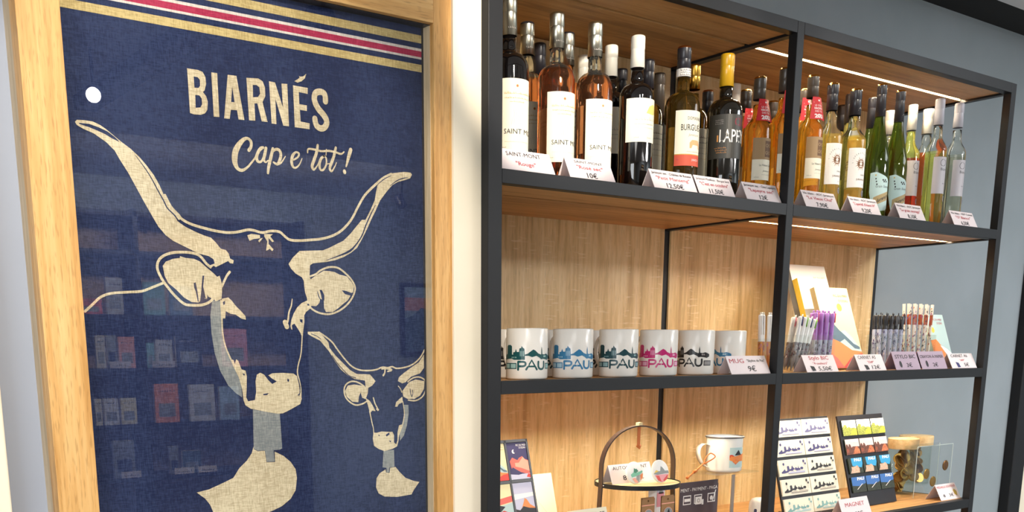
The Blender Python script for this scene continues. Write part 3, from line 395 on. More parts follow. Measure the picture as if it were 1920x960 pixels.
# ------------------------------------------------------------------ wine bottles on the top shelf
def profile(style, H, r):
    """outer glass profile up to the capsule edge; returns points and the heights of fill and capsule"""
    rn = r*.37 if style != 'slim' else r*.43; p = [(0, .003), (r*.6, .001), (r*.93, 0), (r, .004)]
    if style == 'bordeaux':
        zs, zn = .61*H, .70*H
        p += [(r, .2*H), (r, .4*H), (r, zs)]
        for k in range(1, 9): t = k/8; p.append((rn+(r-rn)*math.cos(t*PI/2)**.85 if t < 1 else rn, zs+(zn-zs)*math.sin(t*PI/2)**1.15))
        p += [(rn*.98, zn+.03*H), (rn*.95, .80*H)]
    elif style == 'slim':
        zs, zn = .60*H, .72*H
        p += [(r, .2*H), (r, .4*H), (r, zs)]
        for k in range(1, 9): t = k/8; p.append((rn+(r-rn)*(math.cos(t*PI)+1)/2, zs+(zn-zs)*t))
        p += [(rn*.97, .79*H)]
    else:                                             # flute
        zs, zn = .42*H, .80*H; p += [(r, .2*H), (r, .33*H), (r, zs)]
        for k in range(1, 11): t = k/10; p.append((rn+(r-rn)*(math.cos(t*PI)+1)/2*(1-.12*math.sin(t*PI)), zs+(zn-zs)*t))
    return p, rn
LAB = {}
def lab(f): LAB[f.__name__] = f; return f
# each label is drawn on the flat: u across (metres, 0 = facing the shop), v up from the bottle base
@lab
def saint_mont(b, fn, h, z0, z1, base='cream_paper'):
    H = z1-z0; b.rect(-h, h, z0, z1, fn, base, .005)
    g = lambda u, v: fn(u, v)
    b.disc(.0, z1-.10*H, .0028, fn, 'gold_ink'); b.disc(.0, z1-.10*H, .0015, fn, 'red_ink')
    for k, (w, y) in enumerate(((.030, .21), (.028, .27), (.016, .32))): scribble(b, -w, w, z1-y*H, .0042 if k < 2 else .003, fn, 'gold_ink', k+3)
    for k in range(5): b.stroke([(-.012+.005*k, z0+.38*H), (-.010+.004*k, z0+.46*H), (-.006+.004*k, z0+.5*H), (-.008+.005*k, z0+.58*H)], .0004, fn, 'pale_ink')
    b.text('SAINT MONT', .014, z0+.25*H, .0135, fn, 'ink', width=.088)
    scribble(b, -.028, .030, z0+.14*H, .0022, fn, 'pale_ink', 9); scribble(b, -.034, -.024, z0+.06*H, .003, fn, 'grey_ink', 4)
@lab
def petit_manseng(b, fn, h, z0, z1):
    H = z1-z0; b.rect(-h, h, z0, z1, fn, 'cream_paper', .005)
    b.poly([(.002, z1-.34*H), (.010, z1-.18*H), (.022, z1-.12*H), (.036, z1-.16*H), (.044, z1-.30*H), (.02, z1-.36*H)], fn, 'gold_pale', .005)
    scribble(b, -.024, .030, z1-.50*H, .007, fn, 'pale_ink', 2); scribble(b, -.026, .024, z1-.60*H, .0032, fn, 'grey_ink', 5); scribble(b, -.022, .03, z1-.68*H, .003, fn, 'pale_ink', 6)
    scribble(b, -.026, -.014, z0+.09*H, .003, fn, 'grey_ink', 7); scribble(b, .006, .018, z0+.09*H, .003, fn, 'grey_ink', 8)
@lab
def burgue(b, fn, h, z0, z1):
    H = z1-z0; b.rect(-h, h, z0+.215*H, z1, fn, 'cream_paper', .005); b.rect(-h, h, z0, z0+.20*H, fn, 'orange_red', .005); b.rect(-h, h, z0+.20*H, z0+.215*H, fn, 'gold_ink', .005)
    b.text('DOMAINE DE', .012, z1-.17*H, .010, fn, 'ink', width=.046); b.text('BURGUÉ-SERÉ', .014, z1-.36*H, .0185, fn, 'ink', width=.084, bold=.008)
    b.text('Jurançon', .006, z1-.46*H, .008, fn, 'grey_ink', width=.028, slant=.3)
    b.poly([(-.004, z0+.32*H), (-.004, z0+.42*H), (.002, z0+.47*H), (.020, z0+.47*H), (.026, z0+.42*H), (.028, z0+.32*H), (.023, z0+.32*H), (.021, z0+.38*H), (.004, z0+.38*H), (.001, z0+.32*H)], fn, 'pale_orange', .006)
    scribble(b, -.012, .030, z0+.25*H, .0028, fn, 'grey_ink', 1); scribble(b, -.038, -.032, z0+.10*H, .006, fn, 'red_ink', 2); b.text('JURANÇON', .012, z0+.09*H, .0065, fn, 'white_card', width=.02, bold=.02)
@lab
def lapeyre(b, fn, h, z0, z1):
    H = z1-z0; b.rect(-h, h, z0, z1, fn, 'label_black', .005)
    b.text('CLOS', .024, z1-.26*H, .027, fn, 'dark_red', width=.052, bold=.02); b.text('LAPEYRE', .010, z0+.37*H, .040, fn, 'white_paper', width=.098, bold=.008)
    b.rect(-.046, -.042, z0+.38*H, z0+.53*H, fn, 'gold_orange')
    for k in range(3): scribble(b, -.052, -.030, z1-.14*H-k*.004, .0026, fn, 'grey_ink', k)
    for k in range(3): scribble(b, -.052+.003*k, -.020, z0+.23*H-k*.0052, .0038, fn, 'gold_orange', k+5)
@lab
def vieux_chai(b, fn, h, z0, z1):
    H = z1-z0; b.rect(-h, h, z0+.49*H, z1, fn, 'label_brown', .004); b.rect(-h, h, z0, z0+.49*H, fn, 'cream_paper', .004)
    b.rect(.002, .022, z0+.55*H, z0+.93*H, fn, 'brown_ink', .004)
    for k in range(4): b.ring(.007+.009*(k % 2), z0+(.65+.17*(k//2))*H, .0042, .0016, fn, 'label_brown', 12)
    b.text('Le Vieux Chai', .006, z0+.33*H, .0068, fn, 'ink', width=.036); b.text('Jurançon', .008, z0+.2*H, .005, fn, 'ink', width=.02, slant=.3)
    scribble(b, -.004, .026, z0+.12*H, .002, fn, 'grey_ink', 5); scribble(b, -.026, -.012, z0+.06*H, .003, fn, 'grey_ink', 6)
@lab
def aperitif(b, fn, h, z0, z1):
    H = z1-z0; b.rect(-h, h, z0, z1, fn, 'white_paper', .004); c = (.003, z0+.60*H)
    for k in range(16):
        a = 2*PI*k/16; R1, R2 = .008, (.019 if k % 2 else .0155); w = .17
        b.poly([(c[0]+R1*math.cos(a-w), c[1]+R1*math.sin(a-w)), (c[0]+R2*math.cos(a), c[1]+R2*math.sin(a)), (c[0]+R1*math.cos(a+w), c[1]+R1*math.sin(a+w))], fn, 'bronze_ink')
    b.ring(c[0], c[1], .0105, .0055, fn, 'brown_ink'); b.ring(c[0], c[1], .0052, .0012, fn, 'bronze_ink')
    t = "L'APÉRITIF"
    for k, ch in enumerate(t):
        a = PI*(.97-.07*k); R = .0245; U = Vector((math.sin(a), -math.cos(a))); 
        b.text(ch, 0, 0, .0052, (lambda q, U=U, a=a: (lambda u, v: fn(c[0]+q*math.cos(a)+U[0]*u+math.cos(a)*v, c[1]+q*math.sin(a)+U[1]*u+math.sin(a)*v)))(R), 'ink')
    b.text("D'HENRI IV", .012, z0+.30*H, .0048, fn, 'ink', width=.016); b.text('JURANÇON', .008, z0+.18*H, .0066, fn, 'brown_ink', width=.034); b.text('AOC', .012, z0+.06*H, .0035, fn, 'ink', width=.006)
@lab
def grain(b, fn, h, z0, z1):
    H = z1-z0
    b.poly([(-h, z1-.02*H), (-h*.5, z1), (h*.2, z1-.12*H), (h, z1-.38*H), (h, z0+.30*H), (h*.3, z0+.04*H), (-h*.35, z0), (-h*.7, z0+.1*H), (-h, z0+.5*H)], fn, 'pale_blue', .004)
    b.poly([(-h*.62, z0+.14*H), (h, z0+.40*H), (h, z0+.62*H), (-h*.62, z0+.36*H)], fn, 'kraft', .004)
    b.text('Grain Sauvage', -.024, z0+.61*H, .0088, fn, 'ink', al='L', width=.052, slant=.2); b.text('Jurançon', -.018, z0+.22*H, .014, fn, 'ink', al='L', width=.042, bold=.02, slant=.2, rise=.45)
    for k in range(4): b.disc(-.002+.0035*k, z1-.2*H-(k % 2)*.004, .0024, fn, 'ink', 8)
    for k in range(3): b.disc(-.024+.002*k, z1-.17*H-k*.007, .0022, fn, 'ink', 8)
    b.disc(-.025, z1-.08*H, .0022, fn, 'gold_ink', 8)
@lab
def bianco(b, fn, h, z0, z1):
    H = z1-z0; b.rect(-h, h, z0, z1, fn, 'label_grey', .004)
    b.ring(.003, z1-.16*H, .0095, .0013, fn, 'ink', 32); b.text('Bianco', -.004, z1-.37*H, .0105, fn, 'ink', al='L', width=.030); b.rect(.006, .0075, z0+.26*H, z0+.29*H, fn, 'ink'); b.rect(.011, .0125, z0+.26*H, z0+.29*H, fn, 'ink')
@lab
def generic(b, fn, h, z0, z1):
    H = z1-z0; b.rect(-h, h, z0, z1, fn, 'cream_paper', .005)
    for k in range(5): scribble(b, -.026+.002*k, .026, z1-.2*H-.012*k, .005-.0006*k, fn, ['brown_ink', 'ink', 'pale_ink', 'grey_ink', 'gold_ink'][k], k)
mat('gold_pale', '#ddcf76', .6); mat('orange_red', '#d1553c', .55); mat('pale_orange', '#dfae7c', .6); mat('label_black', '#37352f', .45); mat('dark_red', '#7d2430', .5); mat('gold_orange', '#c98a45', .5)
mat('label_brown', '#a98a63', .6); mat('brown_ink', '#6d4d31', .6); mat('bronze_ink', '#a0683a', .5); mat('pale_blue', '#bcd6d4', .55); mat('kraft', '#b09a6c', .6); mat('label_grey', '#c4bfc4', .5)
mat('sticker_grey', '#b9b2b6', .5)
def sticker(b, fn, u, v, r):
    b.disc(u, v, r, fn, 'sticker_grey', 20); b.ring(u, v, r*.9, r*.1, fn, 'ink', 20); b.disc(u-.3*r, v+.2*r, r*.22, fn, 'ink', 8); b.disc(u+.25*r, v+.2*r, r*.22, fn, 'ink', 8); b.disc(u, v-.3*r, r*.25, fn, 'ink', 8)
def bottle(px, ty, Y, r, style, gl, cap, capf, label, text, group, neck=None, top=None, extra=None, fill=None, half=68, lz=None, phi=0):
    P = at(px, ty, Y=Y); H = P.z-ZA; t = thing('wine_bottle', text, 'bottle', (P.x, Y, ZA), group); z_of = lambda y: at(px, y, Y=Y-r*.8).z-ZA
    prof, rn = profile(style, H, r); b = MB(); zf = fill or (.64*H)
    lo = [p for p in prof if p[1] <= zf+1e-6]; hi = [p for p in prof if p[1] > zf]
    if neck and hi:
        k = len(lo); q0, q1 = lo[-1], hi[0]; s = (zf-q0[1])/max(q1[1]-q0[1], 1e-6); mid = (q0[0]+(q1[0]-q0[0])*s, zf)
        b.lathe(lo+[mid], gl, 40); b.lathe([mid]+hi+[(0, hi[-1][1])], neck, 40)
    else: b.lathe(prof+[(0, prof[-1][1])], gl, 40)
    b.build('glass_body', t)
    zc = H*(1-capf); rc = rn*1.08; b = MB()
    k1, k2 = rc*1.03, rc*.95
    b.lathe([(k1*.95, zc), (k1, zc), (k2, H-.027)], cap, 28); b.lathe([(k2, H-.027), (k2*1.05, H-.026), (k2*1.05, H-.0045)], cap, 28)
    b.lathe([(k2*1.05, H-.0045), (k2*1.0, H-.001), (k2*.9, H)], top or cap, 28); b.lathe([(k2*.9, H), (k2*.5, H+.0004), (0, H+.0004)], top or cap, 28)
    if cap in ('silver_foil',): scribble(b, -.012, .012, zc+.012, .004, cyl_map(rc*1.0, .0004), 'grey_ink', 3)
    if cap == 'cap_black' and style != 'bordeaux': f = cyl_map(rc, .0004); b.poly([(-.005, zc+.014), (0, zc+.02), (.005, zc+.014)], f, 'grey_ink'); b.rect(-.006, .006, zc+.010, zc+.0115, f, 'grey_ink')
    b.build('capsule', t)
    if label:
        z1, z0 = z_of(lz[0]), z_of(lz[1]); b = MB(); h = r*math.radians(half); base = lifted(b, lambda o_: cyl_map(r, .0006+o_, phi)); LAB[label](b, lambda u, v: base(u-.009*max(0, 1-(u/h)**2), v), h, max(z0, .006), z1)
        b.build('paper_label', t)
    if extra: extra(t, H, r, rn, zc, z_of)
    return t
def collar(t, H, r, rn, zc, z_of, ya=180, yb=225):
    b = MB(); z1, z0 = z_of(ya), z_of(yb); w1, w0 = rn*1.15, r*.96; s = math.sin; pts = []; f0 = -.026
    def fn(u, v): k = (z1-v)/(z1-z0); return (u, -(rn*1.35+(r*.86-rn*1.35)*k)-.0015+abs(u)*.35, v)
    b.poly([(-w1*1.1, z1), (w1*1.1, z1), (w0, z0), (-w0, z0)], fn, 'collar_red', .004)
    f2 = lambda u, v: tuple(Vector(fn(u, v))+Vector((0, -.0006, 0)))
    h = z1-z0; b.text('▪', 0, z1-.2*h, .006, f2, 'white_card') if False else b.rect(-.003, .003, z1-.19*h, z1-.12*h, f2, 'white_card')
    b.rect(-w1, w1, z1-.25*h, z1-.235*h, f2, 'white_card')
    b.text('LE GUIDE', 0, z1-.42*h, .0065, f2, 'white_card', width=.026); b.text('HACHETTE', 0, z1-.55*h, .0065, f2, 'white_card', width=.030, bold=.03); b.text('DES VINS', 0, z1-.68*h, .0062, f2, 'white_card', width=.027)
    b.text('2023', 0, z1-.93*h, .0125, f2, 'white_card', width=.032, bold=.05); b.build('neck_collar', t)
def neckband(t, H, r, rn, zc, z_of):
    b = MB(); z1, z0 = z_of(121), z_of(136); b.rect(-rn*PI*.98, rn*PI*.98, z0, z1, cyl_map(rn*1.09, .0004), 'white_paper', .003)
    for k in range(3): scribble(b, -.02, .02, z0+.0015+k*(z1-z0)/3.2, .004, cyl_map(rn*1.09, .001), 'ink', k)
    b.build('neck_band', t)
def round_sticker(y, u=.010, rr=.0085):
    def f(t, H, r, rn, zc, z_of): b = MB(); sticker(b, lifted(b, lambda o_: cyl_map(r, .0012+o_)), u, z_of(y), rr); b.build('round_sticker', t)
    return f
def neck_medal(t, H, r, rn, zc, z_of):
    b = MB(); z = z_of(246); R = r*.62; b.disc(.012, z, .009, lambda u, v: ((R)*math.sin(u/R), -R*math.cos(u/R)-.002-(z+.01-v)*.25, v), 'label_grey', 20); b.build('neck_medal', t)
GA, GB = 'bottles in the front row of the wine shelf', 'bottles standing behind the front row'
R1, R2 = .098, .192
bot = [
 (955, -3, R1, .0395, 'bordeaux', 'dark_glass', 'silver_foil', .205, 'saint_mont', 'dark red wine bottle with silver capsule, leftmost on the shelf against the post', GA, dict(lz=(146, 285))),
 (1045, 25, R1, .0385, 'bordeaux', 'rose_glass', 'silver_foil', .205, 'saint_mont', 'rosé wine bottle with silver capsule and cream label, left one of the front pair', GA, dict(lz=(171, 304), neck='clear_glass', fill=.222)),
 (1117, 43, R1, .0385, 'bordeaux', 'rose_glass', 'silver_foil', .205, 'saint_mont', 'rosé wine bottle with silver capsule, right one of the pair, beside the white-capped dark bottle', GA, dict(lz=(185, 312), neck='clear_glass', fill=.222)),
 (1197, 68, R1, .0385, 'bordeaux', 'dark_glass', 'cap_white', .20, 'petit_manseng', 'dark wine bottle with white capsule and cream label with a pale yellow patch', GA, dict(lz=(183, 266), half=78)),
 (1284, 88, R1, .0395, 'bordeaux', 'olive_glass', 'cap_black', .165, 'burgue', 'olive glass wine bottle with black capsule and white label over a red band', GA, dict(lz=(206, 311), top='cap_copper', extra=neckband)),
 (1365, 102, R1, .0405, 'bordeaux', 'black_glass', 'cap_yellow', .215, 'lapeyre', 'dark wine bottle with yellow capsule and wide black label', GA, dict(lz=(213, 297), half=105)),
 (1426, 145, .10, .0315, 'slim', 'amber_glass', 'cap_brown', .17, 'vieux_chai', 'amber sweet wine bottle with red collar, left of the middle post', GA, dict(lz=(258, 338), top='cap_gold', neck='amber_glass', extra=lambda *a: collar(*a, ya=182, yb=225))),
 (1474, 128, .075, .0315, 'slim', 'amber_glass', 'cap_brown', .17, 'vieux_chai', 'amber wine bottle with red collar, half hidden by the middle post', GA, dict(lz=(250, 325), top='cap_gold', extra=lambda *a: collar(*a, ya=166, yb=212))),
 (1526, 142, R1-.008, .031, 'slim', 'amber_glass', 'cap_brown', .16, 'vieux_chai', 'amber sweet wine bottle with red collar and two-tone label, right of the middle post', GA, dict(lz=(256, 335), top='cap_gold', extra=lambda *a: collar(*a, ya=178, yb=222))),
 (1563, 157, .115, .031, 'slim', 'gold_glass', 'cap_black', .20, 'aperitif', 'pale golden wine bottle with sunburst label, next to the collared amber bottle', GA, dict(lz=(268, 346), top='cap_gold', neck='clear_glass', fill=.205, extra=round_sticker(357))),
 (1606, 168, R1, .0335, 'slim', 'gold_glass', 'cap_black', .20, 'aperitif', 'pale golden wine bottle with sunburst label, next to the green flute bottles', GA, dict(lz=(277, 352), top='cap_gold', neck='clear_glass', fill=.205, extra=round_sticker(363))),
 (1655, 158, .09, .0325, 'flute', 'green_glass', 'cap_black', .235, 'grain', 'green flute wine bottle with pale blue slanting label, left one of two', GA, dict(lz=(323, 398), top='cap_gold', half=80, extra=neck_medal)),
 (1690, 170, .09, .0315, 'flute', 'green_glass', 'cap_black', .235, 'grain', 'green flute wine bottle with pale blue slanting label, right one of two', GA, dict(lz=(328, 402), top='cap_gold', half=80, extra=neck_medal)),
 (1764, 186, .085, .0285, 'slim', 'lime_glass', 'cap_grey', .20, 'bianco', 'lime-coloured wine bottle with white capsule and grey label near the right end', GA, dict(lz=(294, 364), neck='clear_glass', fill=.205, extra=round_sticker(373))),
 (1800, 194, .085, .0285, 'slim', 'pale_glass', 'cap_grey', .19, 'bianco', 'pale clear wine bottle with white capsule, last one at the right end', GA, dict(lz=(300, 369), neck='clear_glass', fill=.205, extra=round_sticker(378))),
 # behind
 (989, 43, R2, .038, 'bordeaux', 'rose_glass', 'silver_foil', .19, 'saint_mont', 'rosé wine bottle with dark-topped silver capsule, behind the leftmost red bottle', GB, dict(lz=(190, 320), neck='clear_glass', fill=.222, top='cap_black')),
 (1012, 82, .285, .037, 'bordeaux', 'dark_glass', 'cap_black', .2, None, 'dark bottle with black capsule at the back, left of the first rosé bottle', GB, {}),
 (1065, 62, R2+.01, .037, 'bordeaux', 'rose_glass', 'silver_foil', .2, 'saint_mont', 'rosé bottle behind the gap between the two front rosé bottles', GB, dict(lz=(205, 330), top='cap_black')),
 (1095, 105, .29, .037, 'bordeaux', 'dark_glass', 'cap_white', .2, None, 'dark bottle with pale capsule at the back, between the two front rosé bottles', GB, {}),
 (1147, 86, R2, .037, 'bordeaux', 'dark_glass', 'cap_white', .20, 'petit_manseng', 'dark bottle with white capsule, standing behind the right front rosé bottle', GB, dict(lz=(200, 288))),
 (1166, 130, .30, .036, 'bordeaux', 'dark_glass', 'cap_black', .2, None, 'dark bottle with black capsule in the back row, left of the white capsule in front', GB, {}),
 (1216, 113, R2, .037, 'bordeaux', 'olive_glass', 'cap_black', .2, 'generic', 'olive bottle behind the dark bottle with the white capsule', GB, dict(lz=(232, 320))),
 (1237, 138, .29, .037, 'bordeaux', 'dark_glass', 'cap_brown', .3, None, 'dark bottle with brown capsule in the back row, left of the rear post', GB, {}),
 (1303, 122, R2, .036, 'bordeaux', 'olive_glass', 'cap_gold', .17, 'generic', 'olive bottle with gold capsule behind the red-banded label', GB, dict(lz=(240, 330))),
 (1328, 170, .30, .036, 'bordeaux', 'black_glass', 'cap_black', .2, 'lapeyre', 'dark bottle with black label behind the gap left of the yellow capsule', GB, dict(lz=(226, 300), top='cap_copper', half=100)),
 (1380, 158, .31, .034, 'bordeaux', 'black_glass', 'cap_white', .2, None, 'dark bottle with white capsule just behind the yellow capsule', GB, {}),
 (1400, 169, .195, .0305, 'slim', 'amber_glass', 'cap_brown', .17, 'vieux_chai', 'amber bottle with red collar, behind and left of the collared bottle', GB, dict(lz=(275, 350), top='cap_gold', extra=lambda *a: collar(*a, ya=200, yb=240))),
 (1450, 190, .30, .030, 'slim', 'amber_glass', 'cap_brown', .17, 'vieux_chai', 'amber bottle in the back row, in the gap left of the middle post', GB, dict(lz=(285, 355), top='cap_gold')),
 (1506, 168, .175, .0305, 'slim', 'amber_glass', 'cap_brown', .17, 'vieux_chai', 'amber bottle with red collar, behind and left of the one right of the middle post', GB, dict(lz=(275, 350), top='cap_gold', extra=lambda *a: collar(*a, ya=180, yb=225))),
 (1580, 198, .27, .030, 'slim', 'gold_glass', 'cap_black', .2, 'aperitif', 'golden bottle behind the gap between the two sunburst labels', GB, dict(lz=(290, 360))),
 (1596, 177, .19, .030, 'slim', 'gold_glass', 'cap_black', .22, 'aperitif', 'golden bottle close behind the sunburst label next to the green bottles', GB, dict(lz=(285, 355))),
 (1637, 184, .165, .031, 'flute', 'green_glass', 'cap_black', .235, 'grain', 'green flute bottle behind and left of the two front flute bottles', GB, dict(lz=(335, 400))),
 (1670, 208, .20, .029, 'slim', 'pale_glass', 'cap_white', .2, None, 'pale bottle with white capsule between the two green flute bottles', GB, {}),
 (1713, 197, .175, .0285, 'slim', 'red_glass', 'cap_white', .20, 'bianco', 'red-orange rosé bottle with white capsule, right of the green flute bottles', GB, dict(lz=(301, 368), neck='lime_glass', fill=.200, extra=round_sticker(378))),
 (1742, 205, .165, .032, 'slim', 'orange_glass', 'cap_white', .20, None, 'orange bottle with white capsule behind the lime-coloured bottle', GB, dict(neck='clear_glass', fill=.22)),
]
for px, ty, Y, r, st, gl, cap, cf, lb, tx, grp, kw in bot: bottle(px, ty, Y, r, st, gl, cap, cf, lb, tx, None, **kw)
# ------------------------------------------------------------------ price tags: folded cards along the shelf edges
mat('tag_white', '#f4e6e6', .55); mat('tag_violet', '#b9a3b4', .55); mat('tag_cream', '#f2e8c8', .55)
def tag_card(xl, xr, z, lines, label, paper='tag_white', y0=.012, dy=.022, h=.043, icon=None, icpos=None, rz=0, loc=None):
    """xl, xr: ridge ends in world X; lines = (text, v fraction, size, ink, width or None)"""
    w = xr-xl; cx = (xl+xr)/2; o = thing('price_tag', label, 'price tag', loc or (cx, 0, z+.0006), 'folded price tags on the shelves', rz); b = MB(); t = .0005
    Ls = math.hypot(dy, h); V = Vector((0, dy/Ls, h/Ls)); fn = plane_map((0, y0, .0004), (1, 0, 0), V)
    n = Vector((1, 0, 0)).cross(V)
    b.add([(-w/2, y0, 0), (w/2, y0, 0), (w/2, y0+dy, h), (-w/2, y0+dy, h), (w/2, y0+2*dy, 0), (-w/2, y0+2*dy, 0),
           (-w/2, y0+t*1.5, 0), (w/2, y0+t*1.5, 0), (w/2, y0+dy, h-t*2.4), (-w/2, y0+dy, h-t*2.4), (w/2, y0+2*dy-t*1.5, 0), (-w/2, y0+2*dy-t*1.5, 0)],
          [(0, 1, 2, 3), (3, 2, 4, 5), (7, 6, 9, 8), (8, 9, 11, 10), (1, 0, 6, 7), (5, 4, 10, 11), (0, 3, 9, 6), (3, 5, 11, 9), (2, 1, 7, 8), (4, 2, 8, 10)], paper)
    f2 = plane_map((0, y0, 0), (1, 0, 0), V, .0005)
    for ln in lines:
        s, v, size, ink, wd = ln[:5]; u = ln[5] if len(ln) > 5 else 0
        b.text(s, u*w, v*Ls, size, f2, ink, width=(wd*w if wd else None), bold=.008)
    if icon: icon(b, f2, icpos[0]*w, icpos[1]*Ls)
    b.build('folded_card', o); return o
def tg(pl, pr, py, z, *a, **k):
    yr = k.get('y0', .012)+k.get('dy', .022); return tag_card(at(pl, py, Y=yr).x, at(pr, py, Y=yr).x, z, *a, **k)
def wine_lines(a, c, p): return [(a, .78, .0085, 'ink', .92 if len(a) > 18 else .62), (c, .50, .0115, 'red_ink', min(.78, .05*len(c)+.08)), (p, .10, .0165, 'ink', .055*len(p)+.06)]
tg(925, 1029, 294, ZA, [('SAINT-MONT', .70, .013, 'ink', .62), ('"Rouge"', .28, .0125, 'red_ink', .36)], 'white price tag reading SAINT-MONT Rouge, at the left post')
tg(1057, 1142, 305, ZA, wine_lines('SAINT-MONT', '"Rosé sec"', '10€'), 'white price tag reading Rosé sec, in front of the rosé bottles')
tg(1215, 1296, 327, ZA, wine_lines('Jurançon sec - Château de Rousse', '"Petit Manseng"', '12,50€'), 'white price tag reading Petit Manseng')
tg(1299, 1367, 337, ZA, wine_lines('Jurançon Moelleux - Burgué Seré', '"C\'est en octobre"', '11,50€'), 'white price tag reading C\'est en octobre')
tg(1389, 1454, 346, ZA, wine_lines('Jurançon sec - Clos Lapeyre', '"Lapeyre sec"', '12€'), 'white price tag reading Lapeyre sec')
tg(1500, 1563, 361, ZA, wine_lines('Vin blanc - AOC Jurançon', '"Le Vieux Chai"', '7,90€'), 'white price tag reading Le Vieux Chai')
tg(1588, 1641, 379, ZA, wine_lines('Vin blanc - AOC Jurançon', '"L\'apéritif d\'Henri IV"', '9,20€'), 'white price tag reading L\'apéritif d\'Henri IV')
tg(1676, 1725, 390, ZA, wine_lines('Vin blanc - AOC Jurançon', '"Le grain sauvage"', '8,10€'), 'white price tag reading Le grain sauvage')
tg(1778, 1822, 403, ZA, wine_lines('Vin blanc - IGP Comté', '"O\' Bianco"', '6,50€'), 'white price tag reading O\' Bianco, rightmost on the wine shelf')
def ic_book(b, f, u, v): b.poly([(u-.010, v+.008), (u+.006, v+.006), (u+.010, v-.006), (u-.005, v-.007)], f, 'ink')
def ic_blue(b, f, u, v): b.poly([(u-.010, v+.009), (u+.006, v+.006), (u+.010, v-.008), (u-.005, v-.009)], f, 'navy_ink')
def ic_oval(b, f, u, v): b.disc(u, v, .006, f, 'ink', 14, ry=.010)
def ic_coin(b, f, u, v): b.poly([(u-.009, v+.007), (u, v+.012), (u+.009, v+.002), (u+.004, v-.012), (u-.008, v-.006)], f, 'gold_ink')
tg(1360, 1433, 669, ZB, [('MUG', .60, .0165, 'red_ink', .36, -.27), ('"Skyline de Pau"', .66, .009, 'ink', .46, .22), ('9€', .14, .020, 'ink', .20, .06)], 'white price tag reading MUG Skyline de Pau 9€')
tg(1502, 1561, 670, ZB, [('Stylo BIC', .72, .015, 'red_ink', .62), ('"4 couleurs"', .44, .009, 'red_ink', .46), ('5,50€', .08, .016, 'ink', .42, .1)], 'white price tag reading Stylo BIC 4 couleurs', icon=ic_book, icpos=(-.28, .2))
tg(1601, 1651, 669, ZB, [('CARNET A5', .72, .014, 'ink', .66, -.08), ('"224P"', .46, .009, 'red_ink', .24), ('12€', .10, .0155, 'ink', .3, .14)], 'white price tag reading CARNET A5', icon=ic_book, icpos=(-.2, .2))
tg(1670, 1716, 662, ZB, [('STYLO BIC', .62, .0155, 'ink', .82), ('3€', .14, .017, 'ink', .22, .08)], 'violet-shaded price tag reading STYLO BIC 3€', 'tag_violet', icon=ic_oval, icpos=(-.26, .3), h=.050)
tg(1719, 1766, 662, ZB, [('CRAYON À PAPIER', .62, .013, 'ink', .92), ('2€', .14, .016, 'ink', .2, .06)], 'violet-shaded price tag reading CRAYON À PAPIER 2€', 'tag_violet', icon=ic_oval, icpos=(-.26, .3), h=.050)
tg(1775, 1821, 665, ZB, [('CARNET A6', .74, .0135, 'ink', .66, -.06), ('"200P"', .48, .008, 'red_ink', .2), ('5€', .12, .0155, 'ink', .18, .12)], 'white price tag reading CARNET A6, rightmost on the pen shelf', icon=ic_blue, icpos=(-.22, .24))
tg(1571, 1624, 942, ZC, [('MAGNET', .56, .0165, 'red_ink', .66), ('4,50€', .06, .0155, 'ink', .4)], 'white price tag reading MAGNET', h=.05)
tg(1752, 1788, 915, ZC, [('MÉDAILLE SOUVENIR', .74, .011, 'red_ink', .92), ('3€', .18, .014, 'ink', .22, .1), ('8', .18, .013, 'ink', .1, -.26)], 'pinkish price tag reading MÉDAILLE SOUVENIR', y0=.030, dy=.026, h=.046, icon=ic_coin, icpos=(.34, .4))
# ------------------------------------------------------------------ printed mugs
def skyline(b, fn, m, m2, s=1.0):
    P = lambda L: [(u*s, v*s) for u, v in L]; c = .006
    b.poly(P([(-.052, 0), (-.052, .008), (-.046, .014), (-.043, .012), (-.043, .012), (-.043, .031), (-.040, .034), (-.032, .034), (-.029, .031), (-.029, .012), (-.026, .012), (-.026, .017), (-.022, .018), (-.020, .025), (-.018, .018), (-.014, .018), (-.013, .026), (-.010, .027), (-.009, .032), (-.007, .028), (-.004, .025), (-.003, .006), (-.003, .0), (-.024, 0), (-.030, .003)]), fn, m, c)
    b.poly(P([(-.003, .012), (.002, .014), (.008, .020), (.012, .0235), (.016, .021), (.021, .015), (.027, .012), (.0285, .013), (.0285, .022), (.0295, .030), (.0305, .022), (.0310, .013), (.036, .012), (.042, .014), (.047, .012), (.052, .009), (.052, .003), (.046, -.001), (.040, .001), (.033, .002), (.028, .001), (.024, .005), (.018, .009), (.010, .006), (.004, .009), (-.003, .009)]), fn, m, c)
    b.poly(P([(.034, .010), (.041, .010), (.041, .006), (.034, .006)]), fn, m2, c)
    for k in range(3): b.rect((-.012+.003*k)*s, (-.0108+.003*k)*s, .008*s, .020*s, fn, m2)
    for k in range(3): b.rect((-.029+.004*k)*s, (-.027+.004*k)*s, .004*s, .007*s, fn, m2)
